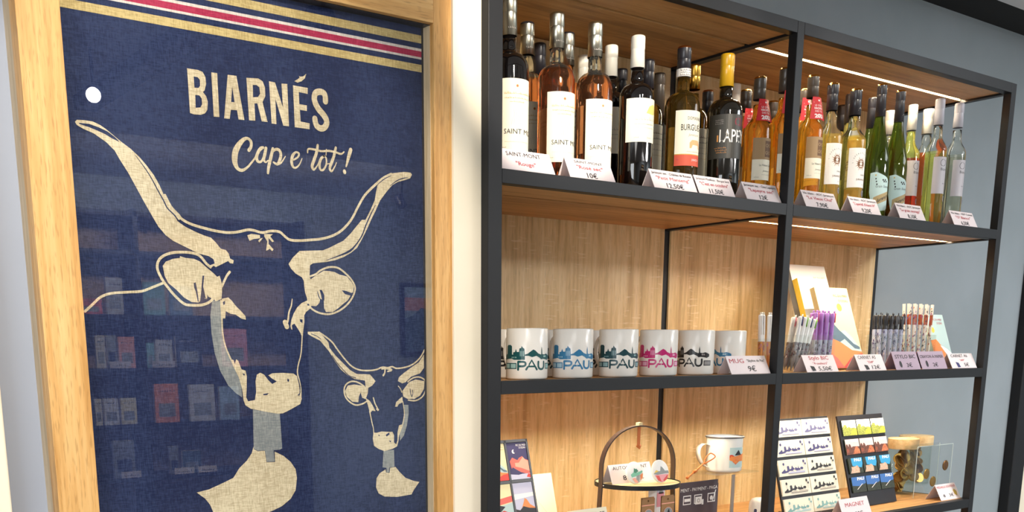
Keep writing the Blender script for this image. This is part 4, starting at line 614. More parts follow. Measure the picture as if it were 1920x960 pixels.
def mug_print(b, r, m, m2, h0, phi):
    fn = cyl_map(r, .0004, phi, h0); f2 = cyl_map(r, .0007, phi, h0); S = 1.27
    lf = lifted(b, lambda o_: cyl_map(r, .0004+o_, phi, h0)); skyline(b, lambda u, v: lf(u*1.15+.0005, v*.88+.0185), m, m2)
    for u0, u1 in ((-.044, -.030), (-.030, -.0165), (.036, .052)):
        b.poly([[(u0*S, 0), (u1*S, 0), (u1*S, .012), (u0*S, .012)], [(u0*S+.0018, .0018), (u1*S-.0018, .0018), (u1*S-.0018, .0102), (u0*S+.0018, .0102)]], fn, m, .004)
        b.rect(u0*S+.0018, u1*S-.0018, .0018, .0102, fn, m2, .004)
    w = .0042; g = lambda L: [(u*S, v) for u, v in L]
    b.stroke(g([(-.0135, -.0015), (-.0135, .0145)]), w, fn, m, 1); b.stroke(g([(-.0135, .0145), (-.005, .0145), (-.0015, .0125), (-.0015, .008), (-.005, .0055), (-.0125, .0055)]), w, fn, m, 2)
    b.stroke(g([(.000, -.001), (.0088, .0175), (.0176, -.001)]), w, fn, m, 1); b.stroke(g([(.004, .005), (.0136, .005)]), w*.8, fn, m, 1)
    b.stroke(g([(.0205, .0145), (.0205, .005), (.0235, 0), (.029, 0), (.032, .005), (.032, .0145)]), w, fn, m, 2)
inks = {'green': ('#0f4d4f', '#9fc1bd'), 'blue': ('#2f76a0', '#a9c8d6'), 'pink': ('#c2246e', '#eab4cd'), 'black': ('#1f1c1e', '#8f8a88'), 'teal': ('#123f46', '#8fb0b4')}
for k, (a, c) in inks.items(): mat('print_'+k, a, .35); mat('print_pale_'+k, c, .35)
def mug(px, Y, colour, label, off=14, py=664, r=.0435, H=.1035):
    X = at(px, py, Y=Y).x; t = thing('mug', label, 'mug', (X, Y, ZB+.0006), 'printed mugs in rows'); az = math.atan2(X-CAM.x, Y-CAM.y); b = MB()
    b.lathe([(0, .002), (r-.006, .002), (r-.005, 0), (r-.002, .0006), (r, .004), (r, H-.002), (r-.0012, H), (r-.0034, H-.001), (r-.0036, H*.5), (r-.0036, .01), (r-.008, .006), (0, .006)], 'ceramic', 48)
    b.build('mug_body', t)
    b = MB(); mug_print(b, r, 'print_'+colour, 'print_pale_'+colour, .0215, -az+math.radians(off)-.27); b.build('skyline_print', t)
    b = MB(); b.tube(smooth_path([(0, r-.003, H*.80), (0, r+.018, H*.82), (0, r+.028, H*.64), (0, r+.027, H*.42), (0, r+.014, H*.24), (0, r-.003, H*.2)]), .0048, 'ceramic', 12); b.build('handle', t)
for px, Y, c, l, *of in [(988, .058, 'green', 'white mug with dark green skyline print, front row beside the left post'), (1074, .058, 'blue', 'white mug with blue skyline print, second in the front row'),
    (1159.5, .058, 'teal', 'white mug with dark teal skyline print, left of the pink one'), (1234.5, .062, 'pink', 'white mug with pink skyline print', 10),
    (1304, .066, 'black', 'white mug with black skyline print, right of the pink one', -18), (1364, .085, 'blue', 'white mug with light blue print, behind the mug price tag', -52),
    (950, .172, 'black', 'white mug in the second row, behind the dark green print'), (1034, .172, 'teal', 'white mug in the second row, between the green and blue prints'),
    (1118, .172, 'black', 'white mug in the second row, between the blue and teal prints')]: mug(px, Y, c, l, *of)
# ------------------------------------------------------------------ pens, pencils and notebooks on the middle shelf
for n, c in dict(pen_white='#eeece8', pen_violet='#a872c4', pen_violet_dark='#4b2d6e', pen_orange='#d98a3a', pen_maroon='#6e2238', pen_grey='#8f8a8e', pen_black='#1d1b22', pen_navy='#2c3560', pen_bluegrey='#b9bfd6', pen_green='#7fb04a', pen_teal='#4a8794', pen_red='#c4283e', pen_rose='#c96a74', pencil_rust='#b5562e', pencil_purple='#9a4a98', pencil_ivory='#efe6d6').items(): mat(n, c, .35, coat=.2)
def pen(P, tilt, L, r, body, low, clicks, label, cat='pen', group=None, name='ballpoint_pen', seed=0, az=0, sp=.5):
    """stands on its tip at P and leans by tilt = (dx, dy) over its length"""
    R = random.Random(seed); t = thing(name, label, cat, P, group); d = Vector((tilt[0], tilt[1], 1)).normalized(); T = d.to_track_quat('Z', 'Y').to_matrix().to_4x4() @ Matrix.Rotation(az, 4, 'Z')
    b = MB(); b.lathe([(0, 0), (.0006, 0), (.0009, .004), (r*.55, .012), (r*.98, .026), (r*.98, L*sp)], low, 14, T=T)
    for k in range(int(60*sp)):
        a = R.uniform(-PI, PI); z = R.uniform(.03, L*(sp-.05)); w = R.uniform(.0016, .0042); h = R.uniform(.005, .013)
        f = lambda u, v, a=a: T@Vector(((r+.0001)*math.cos(a+u/r), (r+.0001)*math.sin(a+u/r), v))
        b.poly([(-w, z), (w, z+h*.2), (w*.4, z+h), (-w*.7, z+h*.8)], f, R.choice(clicks[1]))
    b.build('lower_barrel', t)
    b = MB(); b.lathe([(r*1.04, L*sp), (r*1.08, L*(sp+.01)), (r, L*(sp+.03)), (r*1.0, L*.86), (r*1.02, L*.93), (r*.8, L*.955), (0, L*.955)], body, 14, T=T); b.build('upper_barrel', t)
    for k, m_ in enumerate(clicks[0]):
        a = -2.9+k*.85; b = MB(); c = Vector((r*.96*math.cos(a), r*.96*math.sin(a), 0)); b.tube([T@(c+Vector((0, 0, L*.80))), T@(c+Vector((0, 0, L*.955)))], r*.46, m_, 6); b.tube([T@(c*.8+Vector((0, 0, L*.955))), T@(c*.8+Vector((0, 0, L)))], r*.26, body, 6); b.build('colour_slider', t)
    b = MB(); b.box(-r*.28, r*.28, r*.9, r*1.35, L*max(.62, sp+.06), L*.94, body, T); b.build('clip', t)
def acrylic_box(px, py, Y, w, d, h, label, z=ZB, name='acrylic_cup'):
    X = at(px, py, Y=Y).x; b = MB(); e = .0018; o = thing(name, label, 'pen holder', (X, Y, z+.0006), 'clear acrylic pen cups')
    for x0, x1, y0, y1 in ((-w/2, -w/2+e, -d/2, d/2), (w/2-e, w/2, -d/2, d/2), (-w/2+e, w/2-e, -d/2, -d/2+e), (-w/2+e, w/2-e, d/2-e, d/2)): b.box(x0, x1, y0, y1, 0, h, 'acrylic')
    b.box(-w/2+e, w/2-e, -d/2+e, d/2-e, 0, .002, 'acrylic'); b.build('cup_wall', o); return X
ORD = ['leftmost', 'second from the left', 'third from the left', 'fourth from the left', 'fifth from the left', 'sixth from the left', 'seventh from the left', 'eighth from the left', 'ninth from the left', 'rightmost']
def nth(k, n): return 'rightmost' if k == n-1 else ORD[k]
# orange-patterned pens behind the middle post
Xc = acrylic_box(1437, 650, .115, .075, .04, .085, 'clear acrylic cup holding the orange-patterned pens, left of the middle post')
for k in range(4): pen((Xc-.027+.018*k, .115+.008*(k % 2-.5), ZB+.0032), (.02, .06), .150, .0062, 'pen_white', 'pen_orange', (['pen_black', 'pen_violet_dark'], ['pen_maroon', 'pen_violet', 'gold_ink']), 'orange and maroon patterned pen, %s in its cup' % nth(k, 4), group='orange-patterned four-colour pens', seed=k, az=.1*(k % 3))
# white pens with grey mountain print
Xw = acrylic_box(1493, 660, .085, .085, .05, .095, 'clear acrylic cup holding white pens, right of the middle post')
for k in range(7): pen((Xw-.036+.0065*k, .085-.013+.026*(k % 2), ZB+.0032), (.26+.03*k, .05+.02*(k % 2)), .150, .0064, 'pen_white', 'pen_grey', ([['pen_navy', 'pen_rose'], ['pen_rose', 'pen_red'], ['pen_green', 'pen_white'], ['pen_teal', 'pen_green']][k % 4], ['pen_black', 'brown_ink', 'white_card', 'pen_maroon']), 'white pen with grey mountain print, %s in its cup' % nth(k, 7), group='white four-colour pens', seed=20+k, az=.1*(k % 3))
Xv = acrylic_box(1535, 650, .125, .085, .045, .095, 'clear acrylic cup holding violet pens, beside the white pens')
for k in range(7): pen((Xv-.033+.011*k, .125-.010+.02*(k % 2), ZB+.0032), (.06+.012*k, .06), .160, .0064, 'pen_violet', 'pen_bluegrey', ([['pen_red', 'pen_violet'], ['pen_violet_dark', 'pen_violet_dark'], ['pen_violet_dark', 'pen_red']][k % 3], ['pen_violet_dark', 'pen_black', 'pen_violet']), 'violet pen with dark figures, %s in its cup' % nth(k, 7), group='violet four-colour pens', seed=40+k, az=.1*(k % 3))
Xb = acrylic_box(1661, 650, .125, .125, .05, .098, 'clear acrylic cup holding dark-topped pens, behind the STYLO BIC tag')
for k in range(9): pen((Xb-.052+.0128*k, .125-.012+.024*(k % 2), ZB+.0032), (.02+.012*k, .06), .158, .0062, 'pen_black', 'pen_bluegrey', (['pen_black'], ['pen_navy', 'pen_navy', 'white_card', 'pen_violet_dark']), 'black-topped pen with blue and white pattern, %s in its cup' % nth(k, 9), group='black-topped patterned pens', seed=60+k, az=.1*(k % 3), sp=.70)
Xp = acrylic_box(1718, 650, .120, .125, .05, .098, 'clear acrylic cup holding patterned pencils, behind the CRAYON À PAPIER tag')
for k in range(10):
    R = random.Random(k); t = thing('pencil', 'ivory pencil with rust and purple pattern, %s in its cup' % nth(k, 10), 'pencil', (Xp-.055+.0122*k, .120-.012+.024*(k % 2), ZB+.0032), 'patterned pencils'); d = Vector((-.04+.022*k, .06, 1)).normalized(); T = d.to_track_quat('Z', 'Y').to_matrix().to_4x4(); r = .0048; L = .186
    b = MB(); b.lathe([(r*.9, 0), (r, .0005), (r, .045)], ['pencil_rust', 'pencil_purple'][k % 2], 6, T=T, smooth=False); b.lathe([(r, .045), (r, .125)], 'pencil_ivory', 6, T=T, smooth=False); b.lathe([(r, .125), (r, .155)], 'pencil_rust', 6, T=T, smooth=False); b.lathe([(r, .155), (r, L), (0, L)], 'pencil_ivory', 6, T=T, smooth=False)
    for q in range(60):
        a = R.uniform(-PI, PI); z = R.uniform(.02, L-.012); w = .0021
        f = lambda u, v, a=a: T@Vector(((r+.0003)*math.cos(a+u/r), (r+.0003)*math.sin(a+u/r), v)); b.poly([(-w, z), (w, z+.002), (0, z+.007)], f, R.choice(['pencil_rust', 'grey_ink', 'pencil_purple', 'ink']))
    b.build('pencil_shaft', t)
for n, c in dict(art_cream='#f3e6b4', art_yellow='#edc64a', art_blue='#566f80', art_paleblue='#b9d0cf', art_orange='#e88a48', art_coral='#e2685a', art_red='#d83f34', art_indigo='#37305f', art_peach='#f0a68c', art_green='#2f7a5c', art_mint='#6fb79a', art_grey='#8c908e', art_pink='#e79aa0', art_sky='#a9c4d8', art_black='#1c1a22', art_white='#f4f2ee', art_lilac='#c8c6dc', art_teal='#78a7a8').items(): mat(n, c, .5)
def landscape(b, fn, w, h, kind):
    """flat-coloured mountain picture; u 0..w, v 0..h"""
    S = lambda L: [(u*w, v*h) for u, v in L]; lv = [0]
    def P(L, m):
        lv[0] += 1; k = lv[0]; b.poly(S(L), lambda u, v: fn(u, v, k*.00012), m)
    def D(u, v, r, m): lv[0] += 1; k = lv[0]; b.disc(u*w, v*h, r*w, lambda a, c: fn(a, c, k*.00012), m, 20)
    full = [(0, 0), (1, 0), (1, 1), (0, 1)]
    if kind == 'day':
        P(full, 'art_cream'); D(.62, .755, .075, 'art_yellow'); P([(.3, 0), (.35, .3), (.45, .45), (.62, .47), (.8, .38), (1, .22), (1, 0)], 'art_paleblue')
        P([(0, .2), (0, .70), (.24, .60), (.45, .47), (.6, .40), (.8, .30), (.97, .26), (.95, .23), (.8, .24), (.55, .36), (.3, .3)], 'art_blue'); P([(0, 0), (0, .33), (.15, .37), (.4, .32), (.7, .22), (1, .20), (1, 0)], 'art_orange'); P([(.3, 0), (.6, .12), (.75, .16), (1, .18), (1, 0)], 'art_red'); P([(0, 0), (0, .2), (.2, .12), (.35, 0)], 'art_coral')
        lines = [('PIC DU MIDI', .72, .885, .038, .42), ("D'OSSAU", .78, .82, .038, .30)]; ink = 'brown_ink'
    elif kind == 'pale':
        P(full, 'art_white'); P([(0, 0), (1, 0), (1, .3), (.6, .25), (0, .4)], 'art_cream'); lines = [('PIC DU MIDI', .78, .86, .035, .34), ("D'OSSAU", .82, .80, .035, .24)]; ink = 'pale_ink'
    elif kind == 'small':
        P(full, 'art_paleblue'); D(.25, .70, .09, 'art_yellow'); P([(0, 0), (1, 0), (1, .08), (.85, .2), (.6, .35), (.3, .52), (0, .5)], 'art_orange'); P([(.45, .4), (.8, .16), (1, .07), (1, .25), (.8, .33), (.6, .38)], 'art_white'); P([(.6, .27), (.85, .14), (.97, .1), (.8, .19)], 'art_grey')
        P([(0, .3), (.2, .2), (.4, .12), (.7, .1), (1, 0), (0, 0)], 'art_peach'); lines = [('PIC DU MIDI', .6, .88, .05, .5), ("D'OSSAU", .7, .81, .05, .3)]; ink = 'red_ink'
    elif kind == 'night':
        P(full, 'art_indigo'); D(.32, .76, .085, 'art_white'); D(.39, .77, .075, 'art_indigo'); P([(.05, .5), (.2, .6), (.45, .52), (.55, .58), (.72, .62), (.8, .55), (1, .5), (1, .1), (.5, .2), (.1, .3)], 'art_coral'); P([(.5, .45), (.75, .6), (.85, .52), (1, .48), (1, .2), (.6, .3), (.3, .35), (.3, .45)], 'art_peach')
        P([(0, .2), (.15, .34), (.35, .26), (.62, .16), (.8, .14), (.5, .1), (0, .05)], 'art_indigo'); P([(0, 0), (1, 0), (1, .14), (.6, .14), (.4, .12), (0, .15)], 'art_lilac'); P([(.8, .05), (.9, .14), (1, .12), (1, .02)], 'art_red'); lines = [('PIC DU MIDI', .72, .90, .06, .5), ("D'OSSAU", .78, .83, .06, .34)]; ink = 'art_white'
    elif kind == 'dusk':
        P(full, 'art_lilac'); P([(0, .55), (1, .62), (1, .72), (0, .7)], 'art_white'); P([(.3, .3), (.45, .48), (.52, .58), (.62, .54), (.75, .4), (1, .3), (1, 0), (.3, 0)], 'art_orange'); P([(0, 0), (1, 0), (1, .28), (.7, .3), (.4, .36), (.2, .26), (0, .3)], 'art_black'); lines = []; ink = 'ink'
    elif kind == 'dawn':
        P(full, 'art_cream'); P([(0, .42), (1, .52), (1, .68), (.4, .62), (0, .55)], 'art_coral'); P([(0, 0), (1, 0), (1, .5), (.5, .44), (0, .42)], 'art_paleblue'); P([(0, .3), (.3, .45), (.6, .4), (.2, .2), (0, .2)], 'art_black'); P([(0, .0), (.5, .0), (.9, .2), (.5, .3), (0, .2)], 'art_red'); lines = []; ink = 'ink'
    for s, u, v, sz, wd in lines: lv[0] += 1; k = lv[0]; b.text(s, u*w, v*h, sz*h*1.2, lambda a, c: fn(a, c, k*.00012), ink, width=wd*w)
def leaning(name, label, cat, X, Y, z, w, h, th, ang, parts, group=None, rz=0):
    """upright slab leaning back by ang; local frame: u along x from its left edge, v up the face, n out of the face"""
    o = thing(name, label, cat, (X, Y, z+.0006), group, rz); ca, sa = math.cos(ang), math.sin(ang)
    T = Matrix(((1, 0, 0, 0), (0, ca, sa, 0), (0, -sa, ca, th*sa), (0, 0, 0, 1)))  # x, depth, up
    def fn(u, v, n=0): return T@Vector((u, -n, v))
    return o, T, fn
def notebook(label, X, Y, w, h, th, kind, ang, spine):
    o, T, fn = leaning('notebook', label, 'notebook', X, Y, ZB, w, h, th, ang, None, 'landscape notebooks leaning on the middle shelf')
    b = MB(); b.box(0, w, -.0008, 0.0, 0, h, 'art_cream', T); b.box(0, w, th-.001, th, 0, h, spine, T); b.box(-.0006, 0, -.0008, th, 0, h, spine, T); landscape(b, lambda u, v, n=0: fn(u, v, n+.0011), w, h, kind); b.build('cover', o)
    b = MB(); b.box(.001, w-.003, .0001, th-.0011, .003, h-.003, 'cream_paper', T); b.build('page_block', o)
NA = math.radians(20)
notebook('cream notebook with orange and blue mountains, front one leaning in the right bay', at(1528, 543, Y=.195).x, .118, at(1589, 543, Y=.195).x-at(1528, 543, Y=.195).x, .238, .014, 'day', NA, 'kraft')
notebook('pale notebook leaning behind the orange and blue mountain notebook', at(1500, 530, Y=.255).x, .175, at(1556, 530, Y=.255).x-at(1500, 530, Y=.255).x, .268, .016, 'pale', NA, 'art_yellow')
notebook('tallest pale notebook, rearmost of the leaning ones', at(1478, 502, Y=.31).x, .205, at(1545, 504, Y=.31).x-at(1478, 502, Y=.31).x, .312, .016, 'pale', NA, 'art_grey')
notebook('small pale blue notebook with orange mountains, right of the pencils', at(1731, 594, Y=.185).x, .125, at(1764, 594, Y=.185).x-at(1731, 594, Y=.185).x, .168, .010, 'small', NA, 'art_paleblue')
# ------------------------------------------------------------------ lowest shelf, left bay
LA = math.radians(15)
xr = at(1007, 960, Y=.11).x-.011; w = .128; zt = at(985, 824, Y=.148).z-ZC
Hh = zt/math.cos(LA); o, T, fn = leaning('card_display', 'black lattice display of landscape magnets beside the left post', 'display', xr-w, .068, ZC, w, Hh, .006, LA, None)
b = MB(); b.box(0, w, 0, .006, 0, Hh, 'black_plastic', T)
for k in range(3): b.box(k*(w-.005)/2, k*(w-.005)/2+.005, -.004, 0, 0, Hh, 'black_plastic', T)
for k in range(4): b.box(0, w, -.004, 0, Hh-.006-k*(Hh-.006)/3, Hh-k*(Hh-.006)/3, 'black_plastic', T)
b.build('lattice_frame', o)
b = MB(); b.box(w*.4, w*.6, .006, .012, .02, Hh*.6, 'black_plastic', T); b.box(w*.4, w*.6, .008, .10, -.0, .004, 'black_plastic'); b.build('easel_back', o)
DX, DY = o.location.x, o.location.y
for c_ in range(2):
    for r2 in range(3):
        kind = [['dawn', 'dawn', 'day'], ['day', 'dusk', 'night']][c_][r2]; cw = (w-.005)/2-.0065; u0 = .00575+c_*(w-.005)/2; ch = (Hh-.006)/3-.008; v0 = .007+r2*(Hh-.006)/3
        t = thing('magnet_card', '%s landscape magnet card, %s row, %s column of the black lattice' % ({'night': 'indigo', 'dusk': 'lilac and orange', 'day': 'cream', 'dawn': 'coral'}[kind], ['lowest', 'middle', 'top'][r2], ['left', 'right'][c_]), 'magnet', (DX, DY, ZC+.0006), 'landscape magnet cards')
        b = MB(); b.box(u0, u0+cw, -.0025, -.0005, v0, v0+ch, 'art_white', T); landscape(b, lambda u, v, n=0: fn(u0+u, v0+v, .0027+n), cw, ch, kind); b.build('printed_card', t)
# leaning cream card
o, T, fn = leaning('greeting_card', 'pale yellow-green card leaning on the back, right of the black lattice', 'card', at(996, 960, Y=.20).x-.01, .175, ZC, .10, .21, .008, LA, None)
b = MB(); wd = .088; hh = (at(1020, 888, Y=.235).z-ZC)/math.cos(LA); b.box(0, wd, 0, .008, 0, hh, 'tag_cream', T); b.build('card_body', o)
b = MB(); b.stroke([(.03, hh-.06), (.05, hh-.085), (.062, hh-.105), (.07, hh-.125)], .0012, lambda u, v: fn(u, v, .0006), 'pale_ink'); b.stroke([(.02, hh-.12), (.04, hh-.126), (.07, hh-.14)], .004, lambda u, v: fn(u, v, .0006), 'art_mint'); b.build('printed_line', o)
# two-tier round stand with hoop
TZ = at(1195, 901, Y=.10).z; TX = at(1195, 901, Y=.10).x; TR = .102; hz = TZ-ZC
o = thing('hoop_stand', 'round wooden tray with dark rim in a tall dark steel hoop', 'display stand', (TX, .10, ZC+.0006))
b = MB(); b.lathe([(0, hz-.004), (TR-.002, hz-.004)], 'tray_wood', 48); b.lathe([(0, hz-.010), (TR-.002, hz-.010)], 'tray_wood', 48); b.build('tray_top', o)
b = MB(); b.lathe([(TR-.002, hz-.012), (TR, hz-.012), (TR, hz-.0015), (TR-.002, hz-.0015), (TR-.002, hz-.012)], 'black_metal', 48, smooth=False); b.build('tray_rim', o)
az_ = hz+.002; topz = at(1197, 799, Y=.10).z-ZC; arc = []; hw = TR+.0015
for k in range(25): a = PI*k/24; arc.append((-hw*math.cos(a), max(0, math.sin(a))**.92*(topz-hz-.03)+hz+.03))
arc = [(-hw-.012, .0), (-hw-.004, hz*.5), (-hw, hz)]+arc+[(hw, hz), (hw+.004, hz*.5), (hw+.012, .0)]
b = MB(); vs = []
CR, SR = math.cos(-.19), math.sin(-.19)
for k, (x, z) in enumerate(arc):
    a = arc[max(k-1, 0)]; c2 = arc[min(k+1, len(arc)-1)]; tx, tz = c2[0]-a[0], c2[1]-a[1]; l = math.hypot(tx, tz); nx, nz = -tz/l*.0015, tx/l*.0015
    for (ox, oy, oz) in ((nx, -.008, nz), (nx, .008, nz), (-nx, .008, -nz), (-nx, -.008, -nz)): vs.append(((x+ox)*CR-oy*SR, (x+ox)*SR+oy*CR, z+oz))
b.add(vs, [(4*i+q, 4*i+(q+1) % 4, 4*i+4+(q+1) % 4, 4*i+4+q) for i in range(len(arc)-1) for q in range(4)]+[(3, 2, 1, 0), tuple(4*(len(arc)-1)+q for q in range(4))], 'bronze_steel' if 'bronze_steel' in M else mat('bronze_steel', '#3d2f2c', .4), False); b.build('hoop', o)
b = MB(); b.box(-.006, .006, -.005, .005, topz-.001, topz+.008, 'tray_wood'); b.build('wooden_button', o)
b = MB(); b.box(-.0045, .0045, -.0008, .0008, topz-.048, topz-.002, mat('leather_tan', '#b8642c', .55)); b.tube([(-.005, 0, topz-.046), (0, -.003, topz-.052), (.005, 0, topz-.046)], .0035, 'leather_tan', 8); b.build('leather_strap', o)
for sx in (-1, 1): b = MB(); b.lathe([(0, .003), (.002, .0025), (.003, 0)], 'chrome', 10, T=Matrix.Translation((sx*(hw-.002)*CR-.006*SR*-1, sx*(hw)*SR-.0085, hz-.006))@Matrix.Rotation(PI/2, 4, 'X')); b.build('rivet', o)
def round_magnet(px, py, Y, r, label, cols):
    p = at(px, py, Y=Y); t = thing('round_magnet', label, 'magnet', (p.x, Y, TZ-.003), 'round mountain magnets on the tray'); ang = math.radians(14); T = Matrix.Translation((0, 0, r))@Matrix.Rotation(-ang, 4, 'X')@Matrix.Rotation(PI/2, 4, 'X')
    b = MB(); b.lathe([(0, -.003), (r*.96, -.003), (r, -.0015), (r, .0015), (r*.96, .003), (0, .003)], 'art_white', 40, T=T)
    f = lambda n: (lambda u, v: T@Vector((u, v, .0031+n)))
    cl = lambda L: [(u*r, v*r) for u, v in L]
    for k, (L, m_) in enumerate(cols): b.poly(cl(L), f(.0002*(k+1)), m_)
    b.build('printed_disc', t)
round_magnet(1190, 868, .075, .0265, 'round magnet with green mountain, left one on the wooden tray', [([(-.6, -.15), (-.2, .05), (.0, .1), (.2, .0), (.9, .15), (.9, .0), (.5, -.2), (.2, -.3), (-.1, -.35), (-.5, -.4)], 'art_mint'), ([(-.2, .05), (-.1, .4), (.1, .3), (.2, .35), (.4, .1), (.0, -.05)], 'art_green'), ([(.1, -.3), (.5, -.2), (.4, -.6), (.3, -.9), (.0, -.6)], 'art_grey'), ([(-.5, -.5), (-.1, -.45), (.2, -.92), (-.2, -.9)], 'art_peach'), ([(.55, -.25), (.9, -.1), (.8, -.5), (.5, -.75)], 'art_orange')])
round_magnet(1238, 864, .055, .0275, 'round magnet with grey and red mountain, right one on the wooden tray', [([(-.95, -.2), (-.5, .0), (.9, -.0), (.95, -.25), (.5, -.25), (-.5, -.3)], 'art_grey'), ([(-.1, .0), (.05, .42), (.25, .3), (.5, .0)], 'art_grey'), ([(-.85, -.3), (.9, -.3), (.5, -.8), (0, -.98), (-.5, -.8)], 'art_pink'), ([(-.7, -.35), (-.3, -.4), (-.1, -.95), (-.5, -.8)], 'art_red'), ([(.35, -.6), (.65, -.4), (.8, -.4), (.6, -.75), (.2, -.92), (.1, -.8)], 'art_red'), ([(-.9, -.15), (-.6, .12), (-.3, -.0)], 'art_yellow')])
xa, xb = at(1134, 862, Y=.125).x, at(1212, 859, Y=.125).x
tag_card(xa, xb, TZ, [('AUTOCOLLANT', .72, .012, 'ink', .82), ('8', .16, .017, 'ink', .08, -.18), ('2€', .16, .014, 'ink', .14, .2)], 'white price tag on the wooden tray reading AUTOCOLLANT', loc=((xa+xb)/2, .115, TZ-.003), y0=-.018, dy=.018, h=.044)
xa, xb = at(1064, 958, Y=.034).x, at(1137, 951, Y=.034).x
tag_card(xa, xb, ZC, [('PORTE BADGE', .84, .0135, 'ink', .86), ('3,50€', .2, .02, 'ink', .4)], 'cream price tag reading PORTE BADGE at the bottom of the view', 'tag_cream', h=at(1100, 955, Y=.034).z-ZC, dy=.035, y0=.0)
# badge packets
def packet(px, py, Y, w, label, mtn):
    p = at(px, py, Y=Y); h = .125; t = thing('badge_packet', label, 'packet', (p.x, Y, ZC+.0006), 'kraft badge packets'); f = plane_map((0, -.0015, 0), (1, 0, 0), (0, 0, 1), .0)
    H = p.z-ZC; b = MB(); b.poly([[(-w/2, 0), (w/2, 0), (w/2, H-.004), (w/2-.004, H), (-w/2+.004, H), (-w/2, H-.004)], [(.0025*math.cos(a/8*2*PI), H-.009+.0025*math.sin(a/8*2*PI)) for a in range(8)]], f, 'packet_kraft')
    b.poly([(-w/2, 0), (w/2, 0), (w/2, H), (-w/2, H)], plane_map((0, .0015, 0), (1, 0, 0), (0, 0, 1)), 'packet_kraft'); b.rect(-w/2, w/2, H-.020, H-.0175, plane_map((0, -.0015, 0), (1, 0, 0), (0, 0, 1), .0004), 'art_peach'); b.build('kraft_pouch', t)
    b = MB(); f3 = lambda n: plane_map((0, -.0015, 0), (1, 0, 0), (0, 0, 1), .001+n); b.disc(0, H-.044, w*.36, f3(0), 'art_grey', 28); b.ring(0, H-.044, w*.37, .0012, f3(.0004), 'art_peach', 28)
    if mtn: b.poly([(-.006, H-.05), (0, H-.036), (.003, H-.032), (.007, H-.044), (.011, H-.05)], f3(.0008), 'art_black')
    b.build('badge', t)
mat('packet_kraft', '#9b7247', .6)
packet(1215, 933, .055, .044, 'kraft packet with a plain round badge, left of two', False); packet(1252, 929, .050, .044, 'kraft packet with a mountain badge, right of two', True)
t = thing('postcard', 'small postcard with grey and pink mountain, below the wooden tray', 'card', (at(1233, 920, Y=.085).x, .085, ZC+.0006)); H = at(1233, 913, Y=.085).z-ZC; b = MB(); b.box(-.030, .026, 0, .0015, 0, H, 'art_white'); f = plane_map((0, 0, 0), (1, 0, 0), (0, 0, 1), .0003); f2 = plane_map((0, 0, 0), (1, 0, 0), (0, 0, 1), .0006)
b.rect(-.002, .023, H-.05, H-.001, f, 'art_lilac'); b.poly([(.003, H-.018), (.010, H-.004), (.016, H-.009), (.021, H-.018)], f2, 'art_grey'); b.rect(-.002, .023, H-.05, H-.015, f2, 'art_pink'); b.build('printed_card', t)
# payment card sign
px0, px1 = at(1276, 905, Y=.145).x, at(1341, 897, Y=.145).x; PZ = at(1300, 904, Y=.145).z; PB = at(1300, 958, Y=.145).z
t = thing('payment_sign', 'dark payment sign with white card and coin drawings, behind the acrylic riser', 'sign', (px0, .145, ZC+.0006)); b = MB(); W_ = px1-px0+.012; mat('sign_brown', '#4b4148', .5)
b.box(0, W_, 0, .003, 0, PZ-ZC, 'sign_brown'); b.box(W_-.0, W_+.002, .0, .045, 0, PZ-ZC-.01, 'sign_brown'); b.build('sign_panel', t)
f = plane_map((0, 0, 0), (1, 0, 0), (0, 0, 1), .0004); f2 = plane_map((0, 0, 0), (1, 0, 0), (0, 0, 1), .0008); H = PZ-ZC; b = MB()
b.text('MENT - PAYMENT - PAGA', W_*.5, H-.024, .0125, f, 'art_white', width=W_*.97, bold=.008)
for k, u in enumerate((.028, .070, .122)):
    v = H-.058; b.rect(u-.016, u+.014, v, v+.024, f, 'art_white'); b.rect(u-.0135, u+.0115, v+.0025, v+.0215, f2, 'sign_brown'); f3 = plane_map((0, 0, 0), (1, 0, 0), (0, 0, 1), .0012)
    if k == 0: b.rect(u-.012, u+.010, v+.008, v+.016, f3, 'art_white')
    if k == 1: b.rect(u-.012, u+.012, v-.002, v+.018, f3, 'art_white'); b.ring(u, v+.008, .005, .0012, plane_map((0, 0, 0), (1, 0, 0), (0, 0, 1), .0016), 'ink'); b.rect(u+.013, u+.020, v-.004, v+.010, f3, 'art_white')
    if k == 2: b.disc(u-.002, v+.011, .006, f3, 'art_white'); b.stroke([(u+.004, v+.004), (u+.014, v+.030)], .003, f3, 'art_white', 1)
b.build('sign_print', t)
# acrylic riser with enamel mug
EX = at(1356, 882, Y=.15).x; EZ = at(1356, 882, Y=.15).z
t = thing('acrylic_riser', 'clear acrylic riser carrying the enamel mug', 'riser', (EX, .15, ZC+.0006)); b = MB(); hz2 = EZ-ZC-.003
b.box(-.085, .085, -.05, .05, hz2-.003, hz2, 'acrylic'); b.build('riser_top', t); b = MB(); b.box(-.022, -.012, -.05, -.046, 0, hz2-.003, mat('riser_edge', '#9a8c80', .2, .3)); b.build('riser_leg', t)
b = MB(); b.box(-.085, .085, .046, .05, 0, hz2-.003, 'acrylic'); b.build('riser_back', t)
er = .047; eh = at(1356, 816, Y=.15).z-EZ
t = thing('enamel_mug', 'white enamel mug with dark rim and mountain print on the clear riser', 'mug', (EX, .15, EZ-.002)); b = MB()
b.lathe([(0, .0005), (er-.006, .0005), (er-.001, .004), (er, .009), (er, eh-.003)], 'white_enamel', 48); b.lathe([(er-.0015, eh-.002), (er-.002, .01), (er-.008, .003), (0, .003)], 'white_enamel', 48); b.build('mug_body', t)
b = MB(); b.tube([((er+.0015)*math.cos(k/40*2*PI), (er+.0015)*math.sin(k/40*2*PI), eh-.0015) for k in range(40)], .0022, mat('rim_steel', '#6c6c72', .35, .6), 8, True); b.build('rim', t)
